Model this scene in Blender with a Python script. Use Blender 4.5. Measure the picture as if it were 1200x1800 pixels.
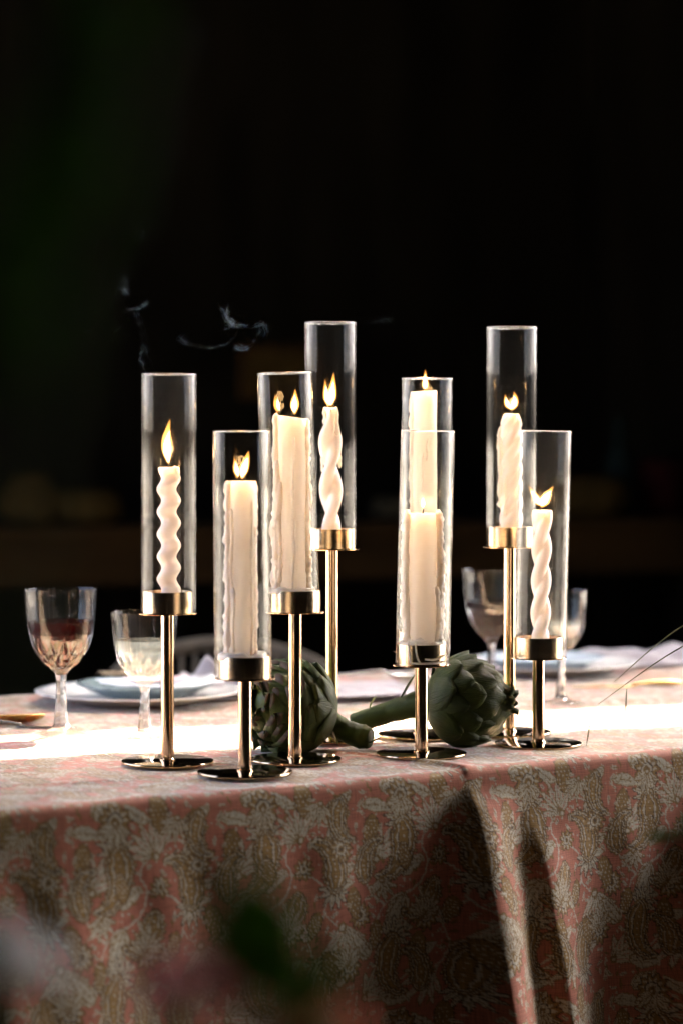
import bpy, bmesh, math, random
import numpy as np
from mathutils import Vector, Matrix, Euler

random.seed(11); rng = np.random.default_rng(7)
PI = math.pi
scene = bpy.context.scene
for o in list(bpy.data.objects): bpy.data.objects.remove(o)

# ------------------------------------------------------------------ camera
cam_d = bpy.data.cameras.new('camera'); cam = bpy.data.objects.new('camera', cam_d)
scene.collection.objects.link(cam); scene.camera = cam
cam_d.sensor_fit = 'VERTICAL'; cam_d.sensor_height = 36.0; cam_d.sensor_width = 24.0
cam_d.lens = 88.0; cam_d.clip_start = 0.02; cam_d.clip_end = 500
cam.location = (0, 0, 1.14)
cam.rotation_euler = (math.radians(90 - 1.757), 0, 0)
cam_d.dof.use_dof = True; cam_d.dof.focus_distance = 3.04; cam_d.dof.aperture_fstop = 2.9
cam_d.dof.aperture_blades = 0

# ------------------------------------------------------------------ light
EXPO = 4.62
SUN_AZ, SUN_EL = math.radians(60), math.radians(48)     # azimuth counted from +X towards +Y
sdir = Vector((math.cos(SUN_AZ)*math.cos(SUN_EL), math.sin(SUN_AZ)*math.cos(SUN_EL), math.sin(SUN_EL)))
world = bpy.data.worlds.new('World'); scene.world = world; world.use_nodes = True
wn = world.node_tree; wn.nodes.clear()
wo = wn.nodes.new('ShaderNodeOutputWorld'); wb = wn.nodes.new('ShaderNodeBackground'); ws = wn.nodes.new('ShaderNodeTexSky')
ws.sky_type = 'NISHITA'; ws.sun_disc = False; ws.sun_elevation = SUN_EL; ws.sun_rotation = PI/2 - SUN_AZ
ws.air_density = .32; ws.dust_density = 7.0; ws.ozone_density = 1.0
wb.inputs['Strength'].default_value = 0.15
wn.links.new(ws.outputs[0], wb.inputs[0]); wn.links.new(wb.outputs[0], wo.inputs[0])
sun_d = bpy.data.lights.new('sun', 'SUN'); sun_d.energy = 4.5; sun_d.angle = math.radians(0.53); sun_d.color = (1, .95, .87)
sun = bpy.data.objects.new('sun', sun_d); scene.collection.objects.link(sun)
sun.rotation_euler = (-sdir).to_track_quat('-Z', 'Y').to_euler()
vs = scene.view_settings; vs.view_transform = 'Standard'; vs.look = 'None'; vs.gamma = 1.0; vs.exposure = EXPO
vs.use_curve_mapping = False
cy = scene.cycles
cy.max_bounces = 16; cy.diffuse_bounces = 7; cy.glossy_bounces = 8; cy.transmission_bounces = 14; cy.transparent_max_bounces = 40
cy.volume_bounces = 1; cy.use_denoising = True; cy.sample_clamp_indirect = 4.0; cy.blur_glossy = 0.3
try: cy.denoiser = 'OPENIMAGEDENOISE'
except Exception: pass

# ------------------------------------------------------------------ helpers
COL = scene.collection
def link(o, parent=None):
    COL.objects.link(o)
    if parent is not None: o.parent = parent
    return o
def tag(o, label=None, cat=None, group=None, kind=None):
    if label: o['label'] = label
    if cat: o['category'] = cat
    if group: o['group'] = group
    if kind: o['kind'] = kind
    return o
def empty(name, loc, label, cat, group=None, rot=(0, 0, 0)):
    o = bpy.data.objects.new(name, None); o.empty_display_size = .02
    link(o); o.location = loc; o.rotation_euler = rot
    return tag(o, label, cat, group)
def mk(name, vf, mat, parent=None, smooth=True, loc=None, rot=None, mats=None, fmat=None):
    v, f = vf
    me = bpy.data.meshes.new(name); me.from_pydata([tuple(p) for p in v], [], [tuple(q) for q in f])
    for m in (mats or [mat]): me.materials.append(m)
    if fmat: me.polygons.foreach_set('material_index', fmat)
    bm = bmesh.new(); bm.from_mesh(me); bmesh.ops.recalc_face_normals(bm, faces=bm.faces); bm.to_mesh(me); bm.free()
    if smooth is True: me.polygons.foreach_set('use_smooth', [True]*len(me.polygons))
    elif smooth: 
        me.polygons.foreach_set('use_smooth', [True]*len(me.polygons)); me.set_sharp_from_angle(angle=math.radians(smooth))
    me.update()
    o = bpy.data.objects.new(name, me); link(o, parent)
    if loc is not None: o.location = loc
    if rot is not None: o.rotation_euler = rot
    return o
def join(*parts):
    V, Fc = [], []
    for v, f in parts:
        k = len(V); V += [tuple(p) for p in v]; Fc += [tuple(i+k for i in q) for q in f]
    return V, Fc
def shift(vf, d): return [(p[0]+d[0], p[1]+d[1], p[2]+d[2]) for p in vf[0]], vf[1]
def lathe(prof, n=64, rad=None, twist=None, close=False):
    """prof: list of (r, z); rad(theta, r, z, k) may alter the radius."""
    V, Fc, rings = [], [], []
    for k, (r, z) in enumerate(prof):
        if r < 1e-6:
            rings.append([len(V)]); V.append((0, 0, z))
        else:
            rg = []
            for i in range(n):
                t = 2*PI*i/n; rr = rad(t, r, z, k) if rad else r
                rg.append(len(V)); V.append((rr*math.cos(t), rr*math.sin(t), z))
            rings.append(rg)
    def bridge(A, B):
        if len(A) == 1 and len(B) == 1: return
        for i in range(n):
            j = (i+1) % n
            if len(A) == 1: Fc.append((A[0], B[j], B[i]))
            elif len(B) == 1: Fc.append((A[i], A[j], B[0]))
            else: Fc.append((A[i], A[j], B[j], B[i]))
    for k in range(len(rings)-1): bridge(rings[k], rings[k+1])
    if close: bridge(rings[-1], rings[0])
    return V, Fc
def spline(P, m=8):
    P = [Vector(p) for p in P]; out = []
    for i in range(len(P)-1):
        p0 = P[max(i-1, 0)]; p1 = P[i]; p2 = P[i+1]; p3 = P[min(i+2, len(P)-1)]
        for k in range(m):
            t = k/m
            out.append(.5*((2*p1)+(p2-p0)*t+(2*p0-5*p1+4*p2-p3)*t*t+(3*p1-p0-3*p2+p3)*t**3))
    out.append(P[-1].copy()); return out
def lerp_list(R, n):
    return [float(np.interp(i/(n-1), np.linspace(0, 1, len(R)), R)) for i in range(n)]
def tube(P, R, n=10, flat=1.0, ref=None):
    P = [Vector(p) for p in P]
    if not hasattr(R, '__len__'): R = [R]*len(P)
    if len(R) != len(P): R = lerp_list(R, len(P))
    V, Fc = [], []
    T0 = (P[1]-P[0]).normalized(); a = Vector(ref) if ref else (Vector((0, 0, 1)) if abs(T0.z) < .9 else Vector((1, 0, 0)))
    N = (a-T0*a.dot(T0)).normalized()
    for i, p in enumerate(P):
        T = ((P[min(i+1, len(P)-1)]-P[max(i-1, 0)])).normalized()
        N = (N-T*N.dot(T)).normalized(); B = T.cross(N)
        for k in range(n):
            t = 2*PI*k/n; V.append(p+(N*math.cos(t)*flat+B*math.sin(t))*R[i])
    for i in range(len(P)-1):
        for k in range(n):
            j = (k+1) % n; Fc.append((i*n+k, i*n+j, (i+1)*n+j, (i+1)*n+k))
    Fc.append(tuple(range(n-1, -1, -1))); Fc.append(tuple((len(P)-1)*n+k for k in range(n)))
    return [tuple(v) for v in V], Fc
def box(x0, x1, y0, y1, z0, z1):
    v = [(x, y, z) for z in (z0, z1) for y in (y0, y1) for x in (x0, x1)]
    return v, [(0, 2, 3, 1), (4, 5, 7, 6), (0, 1, 5, 4), (2, 6, 7, 3), (0, 4, 6, 2), (1, 3, 7, 5)]
def grid(fn, nu, nv):
    V = [fn(i/(nu-1), j/(nv-1)) for i in range(nu) for j in range(nv)]
    Fc = [(i*nv+j, (i+1)*nv+j, (i+1)*nv+j+1, i*nv+j+1) for i in range(nu-1) for j in range(nv-1)]
    return V, Fc
def sheet(fn, nu, nv, th):
    """a grid given a real thickness th, closed all round"""
    V, Fc = grid(fn, nu, nv); n = len(V)
    me = bpy.data.meshes.new('tmp'); me.from_pydata([tuple(v) for v in V], [], Fc); me.update()
    N = [v.normal.copy() for v in me.vertices]; bpy.data.meshes.remove(me)
    W = [Vector(v)-N[i]*th for i, v in enumerate(V)]
    F2 = Fc+[tuple(i+n for i in reversed(q)) for q in Fc]
    rim = [(i*nv) for i in range(nu)]+[(nu-1)*nv+j for j in range(1, nv)]+[i*nv+nv-1 for i in range(nu-2, -1, -1)]+[j for j in range(nv-2, 0, -1)]
    for k in range(len(rim)):
        a, b = rim[k], rim[(k+1) % len(rim)]; F2.append((a, b, b+n, a+n))
    return [tuple(v) for v in V]+[tuple(v) for v in W], F2

# ------------------------------------------------------------------ materials
def newmat(name):
    m = bpy.data.materials.new(name); m.use_nodes = True
    nt = m.node_tree; return m, nt, nt.nodes, nt.nodes['Principled BSDF'], nt.nodes['Material Output']
def pmat(name, col, rough=.5, metal=0, var=0.0, vscale=30, bump=0.0, bscale=200, spec=.5, trans=0, ior=1.45, sss=0, sssr=(.01, .006, .003), col2=None, sheen=0, stretch=(1, 1, 1), rvar=0):
    m, nt, N, P, O = newmat(name)
    P.inputs['Base Color'].default_value = (*col, 1); P.inputs['Roughness'].default_value = rough
    P.inputs['Metallic'].default_value = metal; P.inputs['Specular IOR Level'].default_value = spec
    P.inputs['Transmission Weight'].default_value = trans; P.inputs['IOR'].default_value = ior
    if sss:
        P.subsurface_method = 'BURLEY'
        P.inputs['Subsurface Weight'].default_value = sss; P.inputs['Subsurface Radius'].default_value = sssr; P.inputs['Subsurface Scale'].default_value = 1.0
    if sheen: P.inputs['Sheen Weight'].default_value = sheen
    tc = N.new('ShaderNodeTexCoord'); mp = N.new('ShaderNodeMapping'); mp.inputs['Scale'].default_value = stretch
    nt.links.new(tc.outputs['Object'], mp.inputs[0])
    if var or col2:
        nz = N.new('ShaderNodeTexNoise'); nz.inputs['Scale'].default_value = vscale; nz.inputs['Detail'].default_value = 6
        nt.links.new(mp.outputs[0], nz.inputs['Vector'])
        rp = N.new('ShaderNodeValToRGB'); c2 = col2 or tuple(c*(1-var) for c in col)
        c1 = col if col2 else tuple(min(1, c*(1+var)) for c in col)
        rp.color_ramp.elements[0].position = .35; rp.color_ramp.elements[1].position = .65
        rp.color_ramp.elements[0].color = (*c2, 1); rp.color_ramp.elements[1].color = (*c1, 1)
        nt.links.new(nz.outputs['Fac'], rp.inputs[0]); nt.links.new(rp.outputs[0], P.inputs['Base Color'])
    if rvar:
        n3 = N.new('ShaderNodeTexNoise'); n3.inputs['Scale'].default_value = vscale*.7; n3.inputs['Detail'].default_value = 5
        nt.links.new(mp.outputs[0], n3.inputs['Vector']); mr = N.new('ShaderNodeMapRange')
        mr.inputs['To Min'].default_value = max(0, rough-rvar); mr.inputs['To Max'].default_value = rough+rvar
        nt.links.new(n3.outputs['Fac'], mr.inputs['Value']); nt.links.new(mr.outputs[0], P.inputs['Roughness'])
    if bump:
        n2 = N.new('ShaderNodeTexNoise'); n2.inputs['Scale'].default_value = bscale; n2.inputs['Detail'].default_value = 4
        nt.links.new(mp.outputs[0], n2.inputs['Vector']); b = N.new('ShaderNodeBump'); b.inputs['Strength'].default_value = bump
        b.inputs['Distance'].default_value = .002
        nt.links.new(n2.outputs['Fac'], b.inputs['Height']); nt.links.new(b.outputs[0], P.inputs['Normal'])
    return m
def chimney_glass(name, haze, f0=.009, fmax=.95):
    """thin-walled clear glass: Fresnel reflection over straight transmission, with a film of soot and dust"""
    m, nt, N, P, O = newmat(name); N.remove(P); L = nt.links.new
    lw = N.new('ShaderNodeLayerWeight'); lw.inputs['Blend'].default_value = .5
    pw = N.new('ShaderNodeMath'); pw.operation = 'POWER'; pw.inputs[1].default_value = 6.5; L(lw.outputs['Facing'], pw.inputs[0])
    ma = N.new('ShaderNodeMath'); ma.operation = 'MULTIPLY_ADD'; ma.inputs[1].default_value = fmax-f0; ma.inputs[2].default_value = f0; L(pw.outputs[0], ma.inputs[0])
    tr = N.new('ShaderNodeBsdfTransparent'); tr.inputs[0].default_value = (.972, .978, .972, 1)
    gl = N.new('ShaderNodeBsdfGlossy'); gl.inputs['Roughness'].default_value = .015; gl.inputs[0].default_value = (1, 1, 1, 1)
    mx = N.new('ShaderNodeMixShader'); L(ma.outputs[0], mx.inputs[0]); L(tr.outputs[0], mx.inputs[1]); L(gl.outputs[0], mx.inputs[2])
    df = N.new('ShaderNodeBsdfDiffuse'); df.inputs[0].default_value = (.62, .6, .56, 1)
    tl = N.new('ShaderNodeBsdfTranslucent'); tl.inputs[0].default_value = (.62, .6, .56, 1)
    ad = N.new('ShaderNodeMixShader'); ad.inputs[0].default_value = .5; L(df.outputs[0], ad.inputs[1]); L(tl.outputs[0], ad.inputs[2])
    tc = N.new('ShaderNodeTexCoord'); mp = N.new('ShaderNodeMapping'); mp.inputs['Scale'].default_value = (60, 60, 9); L(tc.outputs['Object'], mp.inputs[0])
    nz = N.new('ShaderNodeTexNoise'); nz.inputs['Scale'].default_value = 1.0; nz.inputs['Detail'].default_value = 4; L(mp.outputs[0], nz.inputs['Vector'])
    mr = N.new('ShaderNodeMapRange'); mr.inputs['From Min'].default_value = .3; mr.inputs['From Max'].default_value = .75
    mr.inputs['To Min'].default_value = haze*.35; mr.inputs['To Max'].default_value = haze*1.6; L(nz.outputs['Fac'], mr.inputs['Value'])
    m2 = N.new('ShaderNodeMixShader'); L(mr.outputs[0], m2.inputs[0]); L(mx.outputs[0], m2.inputs[1]); L(ad.outputs[0], m2.inputs[2])
    L(m2.outputs[0], O.inputs['Surface']); return m
def crystal(name):
    m, nt, N, P, O = newmat(name); L = nt.links.new
    P.inputs['Base Color'].default_value = (1, 1, 1, 1); P.inputs['Roughness'].default_value = .0
    P.inputs['Transmission Weight'].default_value = 1; P.inputs['IOR'].default_value = 1.5
    tr = N.new('ShaderNodeBsdfTransparent'); tr.inputs[0].default_value = (.97, .975, .97, 1)
    mx = N.new('ShaderNodeMixShader'); mx.inputs[0].default_value = .3
    L(P.outputs[0], mx.inputs[1]); L(tr.outputs[0], mx.inputs[2])
    tl = N.new('ShaderNodeBsdfTranslucent'); tl.inputs[0].default_value = (.9, .9, .88, 1)
    m2 = N.new('ShaderNodeMixShader'); m2.inputs[0].default_value = .006; L(mx.outputs[0], m2.inputs[1]); L(tl.outputs[0], m2.inputs[2])
    L(m2.outputs[0], O.inputs['Surface']); return m
def volmat(name, emit=None, strength=0, dens=0, col=(.8, .87, .95)):
    m, nt, N, P, O = newmat(name); N.remove(P); L = nt.links.new
    if emit:
        e = N.new('ShaderNodeEmission'); e.inputs[0].default_value = (*emit, 1); e.inputs[1].default_value = strength
        L(e.outputs[0], O.inputs['Volume'])
    else:
        s = N.new('ShaderNodeVolumeScatter'); s.inputs['Color'].default_value = (*col, 1); s.inputs['Density'].default_value = dens
        s.inputs['Anisotropy'].default_value = .3; L(s.outputs[0], O.inputs['Volume'])
    return m

K = 1/2**EXPO
M = {}
M['brass'] = pmat('polished_brass', (.78, .56, .36), .15, 1, var=.08, vscale=45, rvar=.10)
M['brass_base'] = pmat('mirror_brass', (.58, .43, .26), .08, 1, rvar=.07, vscale=60)
M['brass_cup'] = pmat('brushed_brass', (.74, .55, .34), .2, 1, bump=.12, bscale=60, stretch=(1, 1, 22), rvar=.06)
M['wax_cream'] = pmat('cream_wax', (.95, .90, .80), .38, sss=.8, sssr=(.026, .021, .015), var=.03, vscale=40, bump=.15, bscale=120)
M['wax_white'] = pmat('white_wax', (.93, .88, .83), .3, sss=.9, sssr=(.022, .016, .011), var=.02, vscale=40, bump=.08, bscale=150)
M['drip'] = pmat('dripped_wax', (.94, .89, .83), .3, sss=.8, sssr=(.012, .009, .006), bump=.2, bscale=160)
def waxy(m, amount, col):
    # wax passes part of the light through to the other side
    nt = m.node_tree; N = nt.nodes; L = nt.links.new; P = N['Principled BSDF']; O = N['Material Output']
    tl = N.new('ShaderNodeBsdfTranslucent'); tl.inputs[0].default_value = (*col, 1); mx = N.new('ShaderNodeMixShader'); mx.inputs[0].default_value = amount
    L(P.outputs[0], mx.inputs[1]); L(tl.outputs[0], mx.inputs[2]); L(mx.outputs[0], O.inputs['Surface'])
waxy(M['wax_cream'], .46, (1.0, .96, .90)); waxy(M['wax_white'], .26, (1.0, .96, .92)); waxy(M['drip'], .35, (1.0, .95, .88))
M['wick'] = pmat('charred_wick', (.02, .017, .015), .9)
M['flame'] = volmat('flame_glow', (1.0, .38, .07), 650*K)
M['flame_core'] = volmat('flame_core_glow', (1.0, .72, .36), 3200*K)
M['crystal'] = crystal('cut_crystal'); M['bowl_glass'] = chimney_glass('goblet_glass', .0002, .016); M['facet_glass'] = chimney_glass('facet_glass', .0003, .085); M['wet_glass'] = chimney_glass('wetted_glass', .0002, .001, .02)
def liquid(name, tint, glow):
    m, nt, N, P, O = newmat(name); N.remove(P); L = nt.links.new
    tr = N.new('ShaderNodeBsdfTransparent'); tr.inputs[0].default_value = (*tint, 1)
    tl = N.new('ShaderNodeBsdfTranslucent'); tl.inputs[0].default_value = (*tint, 1)
    a = N.new('ShaderNodeMixShader'); a.inputs[0].default_value = glow; L(tr.outputs[0], a.inputs[1]); L(tl.outputs[0], a.inputs[2])
    gl = N.new('ShaderNodeBsdfGlossy'); gl.inputs['Roughness'].default_value = .02
    lw = N.new('ShaderNodeLayerWeight'); lw.inputs['Blend'].default_value = .5
    pw = N.new('ShaderNodeMath'); pw.operation = 'POWER'; pw.inputs[1].default_value = 5; L(lw.outputs['Facing'], pw.inputs[0])
    ma = N.new('ShaderNodeMath'); ma.operation = 'MULTIPLY_ADD'; ma.inputs[1].default_value = .25; ma.inputs[2].default_value = .006; L(pw.outputs[0], ma.inputs[0])
    b = N.new('ShaderNodeMixShader'); L(ma.outputs[0], b.inputs[0]); L(a.outputs[0], b.inputs[1]); L(gl.outputs[0], b.inputs[2]); L(b.outputs[0], O.inputs['Surface']); return m
M['red_wine'] = liquid('red_wine', (.16, .006, .010), .03)
M['white_wine'] = liquid('white_wine', (.98, .97, .92), .014)
M['china'] = pmat('white_china', (.74, .74, .72), .15, var=.03)
M['teal_china'] = pmat('teal_glaze', (.20, .255, .26), .15, var=.15, vscale=60)
M['blue_china'] = pmat('pale_blue_glaze', (.50, .58, .62), .15, var=.05)
M['paper'] = pmat('pale_blue_paper', (.62, .66, .70), .8, var=.04)
M['pink_paper'] = pmat('pink_paper', (.66, .48, .47), .8, var=.04)
M['linen'] = pmat('mauve_linen', (.30, .265, .265), .9, bump=.5, bscale=500, sheen=.3, var=.08, vscale=20)
M['gold'] = pmat('gold_cutlery', (.83, .55, .20), .2, 1, rvar=.08)
M['silver'] = pmat('silver_cutlery', (.70, .70, .68), .2, 1, rvar=.06)
M['dark_metal'] = pmat('dark_steel', (.25, .22, .19), .25, 1)
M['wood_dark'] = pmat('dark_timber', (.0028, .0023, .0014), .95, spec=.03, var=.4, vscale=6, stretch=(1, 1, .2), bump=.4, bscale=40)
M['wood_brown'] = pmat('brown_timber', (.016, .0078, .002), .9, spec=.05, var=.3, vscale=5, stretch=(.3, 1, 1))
M['table_wood'] = pmat('table_timber', (.22, .13, .07), .6, var=.3, vscale=8)
M['gravel'] = pmat('gravel_ground', (.26, .23, .19), .95, var=.3, vscale=14, bump=.6, bscale=60)
M['floor'] = pmat('packed_earth', (.045, .036, .028), .9, var=.35, vscale=7, bump=.5, bscale=50)
M['plaster'] = pmat('outer_plaster', (.10, .085, .07), .9, var=.2, vscale=5)

# ------------------------------------------------------------------ the place
# hall axes: u runs along the hall (22.8 degrees off the camera's right), v towards its back wall
HA = math.radians(22.8); HU = (math.cos(HA), math.sin(HA)); HV = (-math.sin(HA), math.cos(HA)); HO = (0.0, 3.1454)
def hall(u, v, z=0): return (HO[0]+u*HU[0]+v*HV[0], HO[1]+u*HU[1]+v*HV[1], z)
def hbox(name, u0, u1, v0, v1, z0, z1, mat, kind='structure', parent=None):
    V, Fc = box(u0, u1, v0, v1, z0, z1)
    o = mk(name, (V, Fc), mat, parent, smooth=False)
    if parent is None:
        o.location = (HO[0], HO[1], 0); o.rotation_euler = (0, 0, HA)
        if kind: o['kind'] = kind
    return o
U0, U1, V0, V1, ZC = -2.15, 3.7, -4.6, 6.2, 3.0
g = 200
mk('ground', ([(-g, -g, -.02), (g, -g, -.02), (g, g, -.02), (-g, g, -.02)], [(0, 1, 2, 3)]), M['gravel'])['kind'] = 'structure'
hbox('floor', U0, U1, V0, V1, -.016, 0, M['floor'])
# unseen roof, added in two sheets with a slot shaped for the sun strip
dl = (ZC-.75)/math.tan(SUN_EL); rel = SUN_AZ-HA
SV = dl*math.sin(rel)
hbox('added_ceiling', U0, U1, V0, SV+.022, ZC, ZC+.02, M['wood_dark'])
hbox('added_ceiling', U0, U1, SV+.2413+.015, V1, ZC, ZC+.02, M['wood_dark'])
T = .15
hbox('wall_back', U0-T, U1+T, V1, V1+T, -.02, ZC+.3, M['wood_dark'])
hbox('added_wall_front', U0-T, U1+T, V0-T, V0, -.02, ZC+.3, M['wood_dark'])  # unseen wall, added to keep out light from behind the camera
LW0, LW1, LH = -.1, 3.8, 2.9      # unseen opening in the left wall, sized for the side light
RW0, RW1, RH = -1.2, 1.8, 2.4      # unseen opening in the right wall, sized to light the cloth front
hbox('added_wall_left', U0-T, U0, V0, LW0, -.02, ZC+.3, M['wood_dark'])  # unseen left wall pieces, added to hold back light around the opening
hbox('added_wall_left', U0-T, U0, LW1, V1, -.02, ZC+.3, M['wood_dark'])
hbox('added_wall_left', U0-T, U0, LW0, LW1, LH, ZC+.3, M['wood_dark'])
hbox('added_wall_right', U1, U1+T, V0, RW0, -.02, ZC+.3, M['wood_dark'])  # unseen right wall pieces, added to frame the light from that side
hbox('added_wall_right', U1, U1+T, RW1, V1, -.02, ZC+.3, M['wood_dark'])
hbox('added_wall_right', U1, U1+T, RW0, RW1, RH, ZC+.3, M['wood_dark'])
# ------------------------------------------------------------------ table and cloth
TA = math.radians(34); TT = Vector((math.cos(TA), math.sin(TA), 0)); TN = Vector((math.sin(TA), -math.cos(TA), 0)); TM = Vector((.1529, 2.9141, 0))
TZ = .75; TW = 1.06; TL0, TL1 = -1.7, 1.6
def tab(a, b, z=TZ):
    p = TM+TT*a-TN*b; return (p.x, p.y, z)
tb = empty('dining_table', tab((TL0+TL1)/2, TW/2, 0), 'long wooden dining table hidden under the pink patterned cloth', 'table', rot=(0, 0, TA))
hl, hw = (TL1-TL0)/2-.012, TW/2-.012
mk('tabletop', box(-hl, hl, -hw, hw, TZ-.036, TZ-.006), M['table_wood'], tb, smooth=False)
for sx in (-1, 1):
    for sy in (-1, 1):
        x, y = sx*(hl-.12), sy*(hw-.12)
        mk('leg', lathe([(0, 0), (.022, 0), (.034, TZ-.1), (.034, TZ-.036), (0, TZ-.036)], 16), M['table_wood'], tb, loc=(x, y, 0))

# --- printed motif tile, drawn with brush strokes into an array (the dye of the cloth)
TWm, THm, RES = 180.0, 262.0, 3.2
nx, ny = int(TWm*RES), int(THm*RES)
PINK = np.array((.385, .130, .073)); PALE = np.array((.455, .41, .305)); OCH = np.array((.20, .115, .028)); BRN = np.array((.075, .042, .012))
tile = np.empty((ny, nx, 3)); tile[:] = PINK
def dab(x, y, r, col):
    R = max(r*RES, .6); cx, cyy = x*RES, y*RES; k = int(R)+2
    iy = np.arange(int(cyy)-k, int(cyy)+k+1); ix = np.arange(int(cx)-k, int(cx)+k+1)
    d = np.sqrt((iy[:, None]-cyy)**2+(ix[None, :]-cx)**2)
    al = np.clip(R-d+.5, 0, 1)[..., None]
    Iy, Ix = np.ix_(iy % ny, ix % nx); tile[Iy, Ix] = tile[Iy, Ix]*(1-al)+col*al
def stroke(P, R, col, m=10):
    P = np.array(P, float)
    S = np.array([(v.x, v.y) for v in spline([(p[0], p[1], 0) for p in P], m)])
    L = np.r_[0, np.cumsum(np.hypot(*np.diff(S, axis=0).T))]; n = max(int(L[-1]/.35), 3); q = np.linspace(0, L[-1], n)
    X = np.interp(q, L, S[:, 0]); Y = np.interp(q, L, S[:, 1])
    for i in range(n):
        t = i/(n-1); r = R(t) if callable(R) else R
        if r > .05: dab(X[i], Y[i], r, col)
def leafp(x, y, ang, ln, w, bend=0.0, col=PALE, edge=None, vein=PINK, nv=0):
    c, s = math.cos(ang), math.sin(ang)
    P = [(x+c*ln*t-s*bend*ln*t*t, y+s*ln*t+c*bend*ln*t*t) for t in np.linspace(0, 1, 6)]
    W = lambda t: w*math.sin(PI*min(1, t**.8*.97+.03))**.8
    if edge is not None: stroke(P, lambda t: W(t)+1.1, edge)
    stroke(P, W, col)
    if vein is not None: stroke(P[:5], lambda t: .42, vein)
    for k in range(nv):
        t = (k+1)/(nv+1); i = t*5; bx, by = P[int(i)]
        for sg in (-1, 1):
            a2 = ang+sg*.7; stroke([(bx, by), (bx+math.cos(a2)*W(t)*.9, by+math.sin(a2)*W(t)*.9)], 0.36, vein if vein is not None else OCH)
def fanp(x, y, ang, n, ln, w, spread, **k):
    for i in range(n):
        f = (i/(n-1)-.5)*2; leafp(x, y, ang+f*spread, ln*(1-.25*f*f), w, bend=.25*f, **k)
def serr(x, y, ang, ln, w, n=6, col=PALE):
    for i in range(n):
        t = i/n; bx, by = x+math.cos(ang)*ln*t, y+math.sin(ang)*ln*t
        for sg in (-1, 1): leafp(bx, by, ang+sg*.75, w*(1-.6*t)*1.6, w*.30, col=col, vein=OCH, edge=OCH)
    leafp(x, y, ang, ln, w*.5, col=col, vein=OCH, edge=OCH, nv=5)
def rosette(x, y, r, n=11, out=OCH, col=PALE):
    for i in range(n):
        a = 2*PI*i/n; leafp(x, y, a, r*1.12, r*.27, col=BRN, vein=None)
    for i in range(n):
        a = 2*PI*i/n; leafp(x, y, a, r*1.04, r*.22, col=out*1.25, vein=None)
    for i in range(n):
        a = 2*PI*i/n; leafp(x, y, a, r*.86, r*.10, col=col, vein=None)
    dab(x, y, r*.50, BRN); dab(x, y, r*.42, col); dab(x, y, r*.25, OCH); dab(x, y, r*.12, BRN)
def paisley(x, y, ang, s, flip=1, dots=True):
    def q(t, k=1.0):
        th = ang+flip*(2.5*t*t); return (x+0, y+0, th)
    P = []; px, py, th = x, y, ang
    for i in range(12):
        P.append((px, py)); th += flip*(.05+.10*i/4); px += math.cos(th)*s/8; py += math.sin(th)*s/8
    W = lambda t: s*.30*(1-t)**.75*min(1, (t+.12)*3.2)
    stroke(P, lambda t: W(t)+3.4, BRN); stroke(P, lambda t: W(t)+2.4, OCH*1.2); stroke(P, lambda t: W(t)+1.0, PALE); stroke(P, lambda t: W(t), BRN)
    stroke(P, lambda t: W(t)-1.0, OCH*1.2); stroke(P, lambda t: max(0, W(t)*.66), PALE); stroke(P, lambda t: max(0, W(t)*.5), BRN); stroke(P, lambda t: max(0, W(t)*.5-.9), OCH*1.3)
    for i in range(0, 10):
        t = i/11; a, b = P[i], P[i+1]; n_ = (-(b[1]-a[1]), b[0]-a[0]); l = math.hypot(*n_)+1e-6
        for sg in (-1, 1):
            r = W(t)+4.0; dab(a[0]+sg*n_[0]/l*r, a[1]+sg*n_[1]/l*r, 2.3, BRN); dab(a[0]+sg*n_[0]/l*r, a[1]+sg*n_[1]/l*r, 1.6, OCH*1.2); dab(a[0]+sg*n_[0]/l*r, a[1]+sg*n_[1]/l*r, .7, PALE)
    for i in range(1, 8, 1): dab(P[i][0], P[i][1], 1.1, PALE)
def scroll(P, w=.9, col=PALE, buds=True):
    stroke(P, lambda t: w*(1.1-.5*t), col)
    if buds: dab(P[-1][0], P[-1][1], w*2.0, col); dab(P[-1][0], P[-1][1], w*.8, OCH)
def cone(x, y, ang, ln, w):      # ochre seed-head of scale rows
    leafp(x, y, ang, ln, w+.8, col=BRN, vein=None); leafp(x, y, ang, ln*.97, w-.4, col=OCH*1.15, vein=None)
    c, s = math.cos(ang), math.sin(ang)
    for i in range(1, 8):
        t = i/8; hw_ = w*math.sin(PI*t)**.8
        for j in (-1, -.4, .4, 1) if i % 2 else (-.7, 0, .7):
            dab(x+c*ln*t-s*hw_*j*.85, y+s*ln*t+c*hw_*j*.85, 1.0*(.6+.5*math.sin(PI*t)), PALE)
UP, DN = -PI/2, PI/2
# winding stems
for P_ in ([(8, 250), (30, 228), (38, 200), (28, 176), (40, 150), (62, 140)], [(62, 140), (86, 128), (96, 104), (88, 84), (104, 66)], [(104, 66), (128, 52), (150, 58), (160, 40), (172, 20)],
           [(96, 104), (122, 110), (140, 128), (138, 150), (158, 168)], [(40, 150), (20, 132), (16, 108), (28, 92)], [(138, 150), (118, 176), (122, 204), (104, 228)], [(30, 228), (58, 236), (74, 222), (70, 208)]):
    scroll(P_, 1.2)
VE = dict(vein=OCH)
def plume(x, y, ang, n, ln, w, spread, oc=False):      # spray of long leaves, each with a drawn mid-rib
    fanp(x, y, ang, n, ln, w, spread, edge=OCH, vein=OCH if oc else PINK, nv=0)
    dab(x, y, w*1.3, OCH); dab(x, y, w*.7, PALE)
plume(28, 98, UP+.3, 6, 40, 4.2, .75); plume(108, 68, UP-.5, 7, 42, 3.8, .85); plume(160, 168, DN-.2, 6, 46, 4.4, .75); plume(98, 228, DN+.6, 6, 42, 4.2, .8); plume(10, 250, UP+.9, 5, 36, 4.0, .6)
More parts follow.
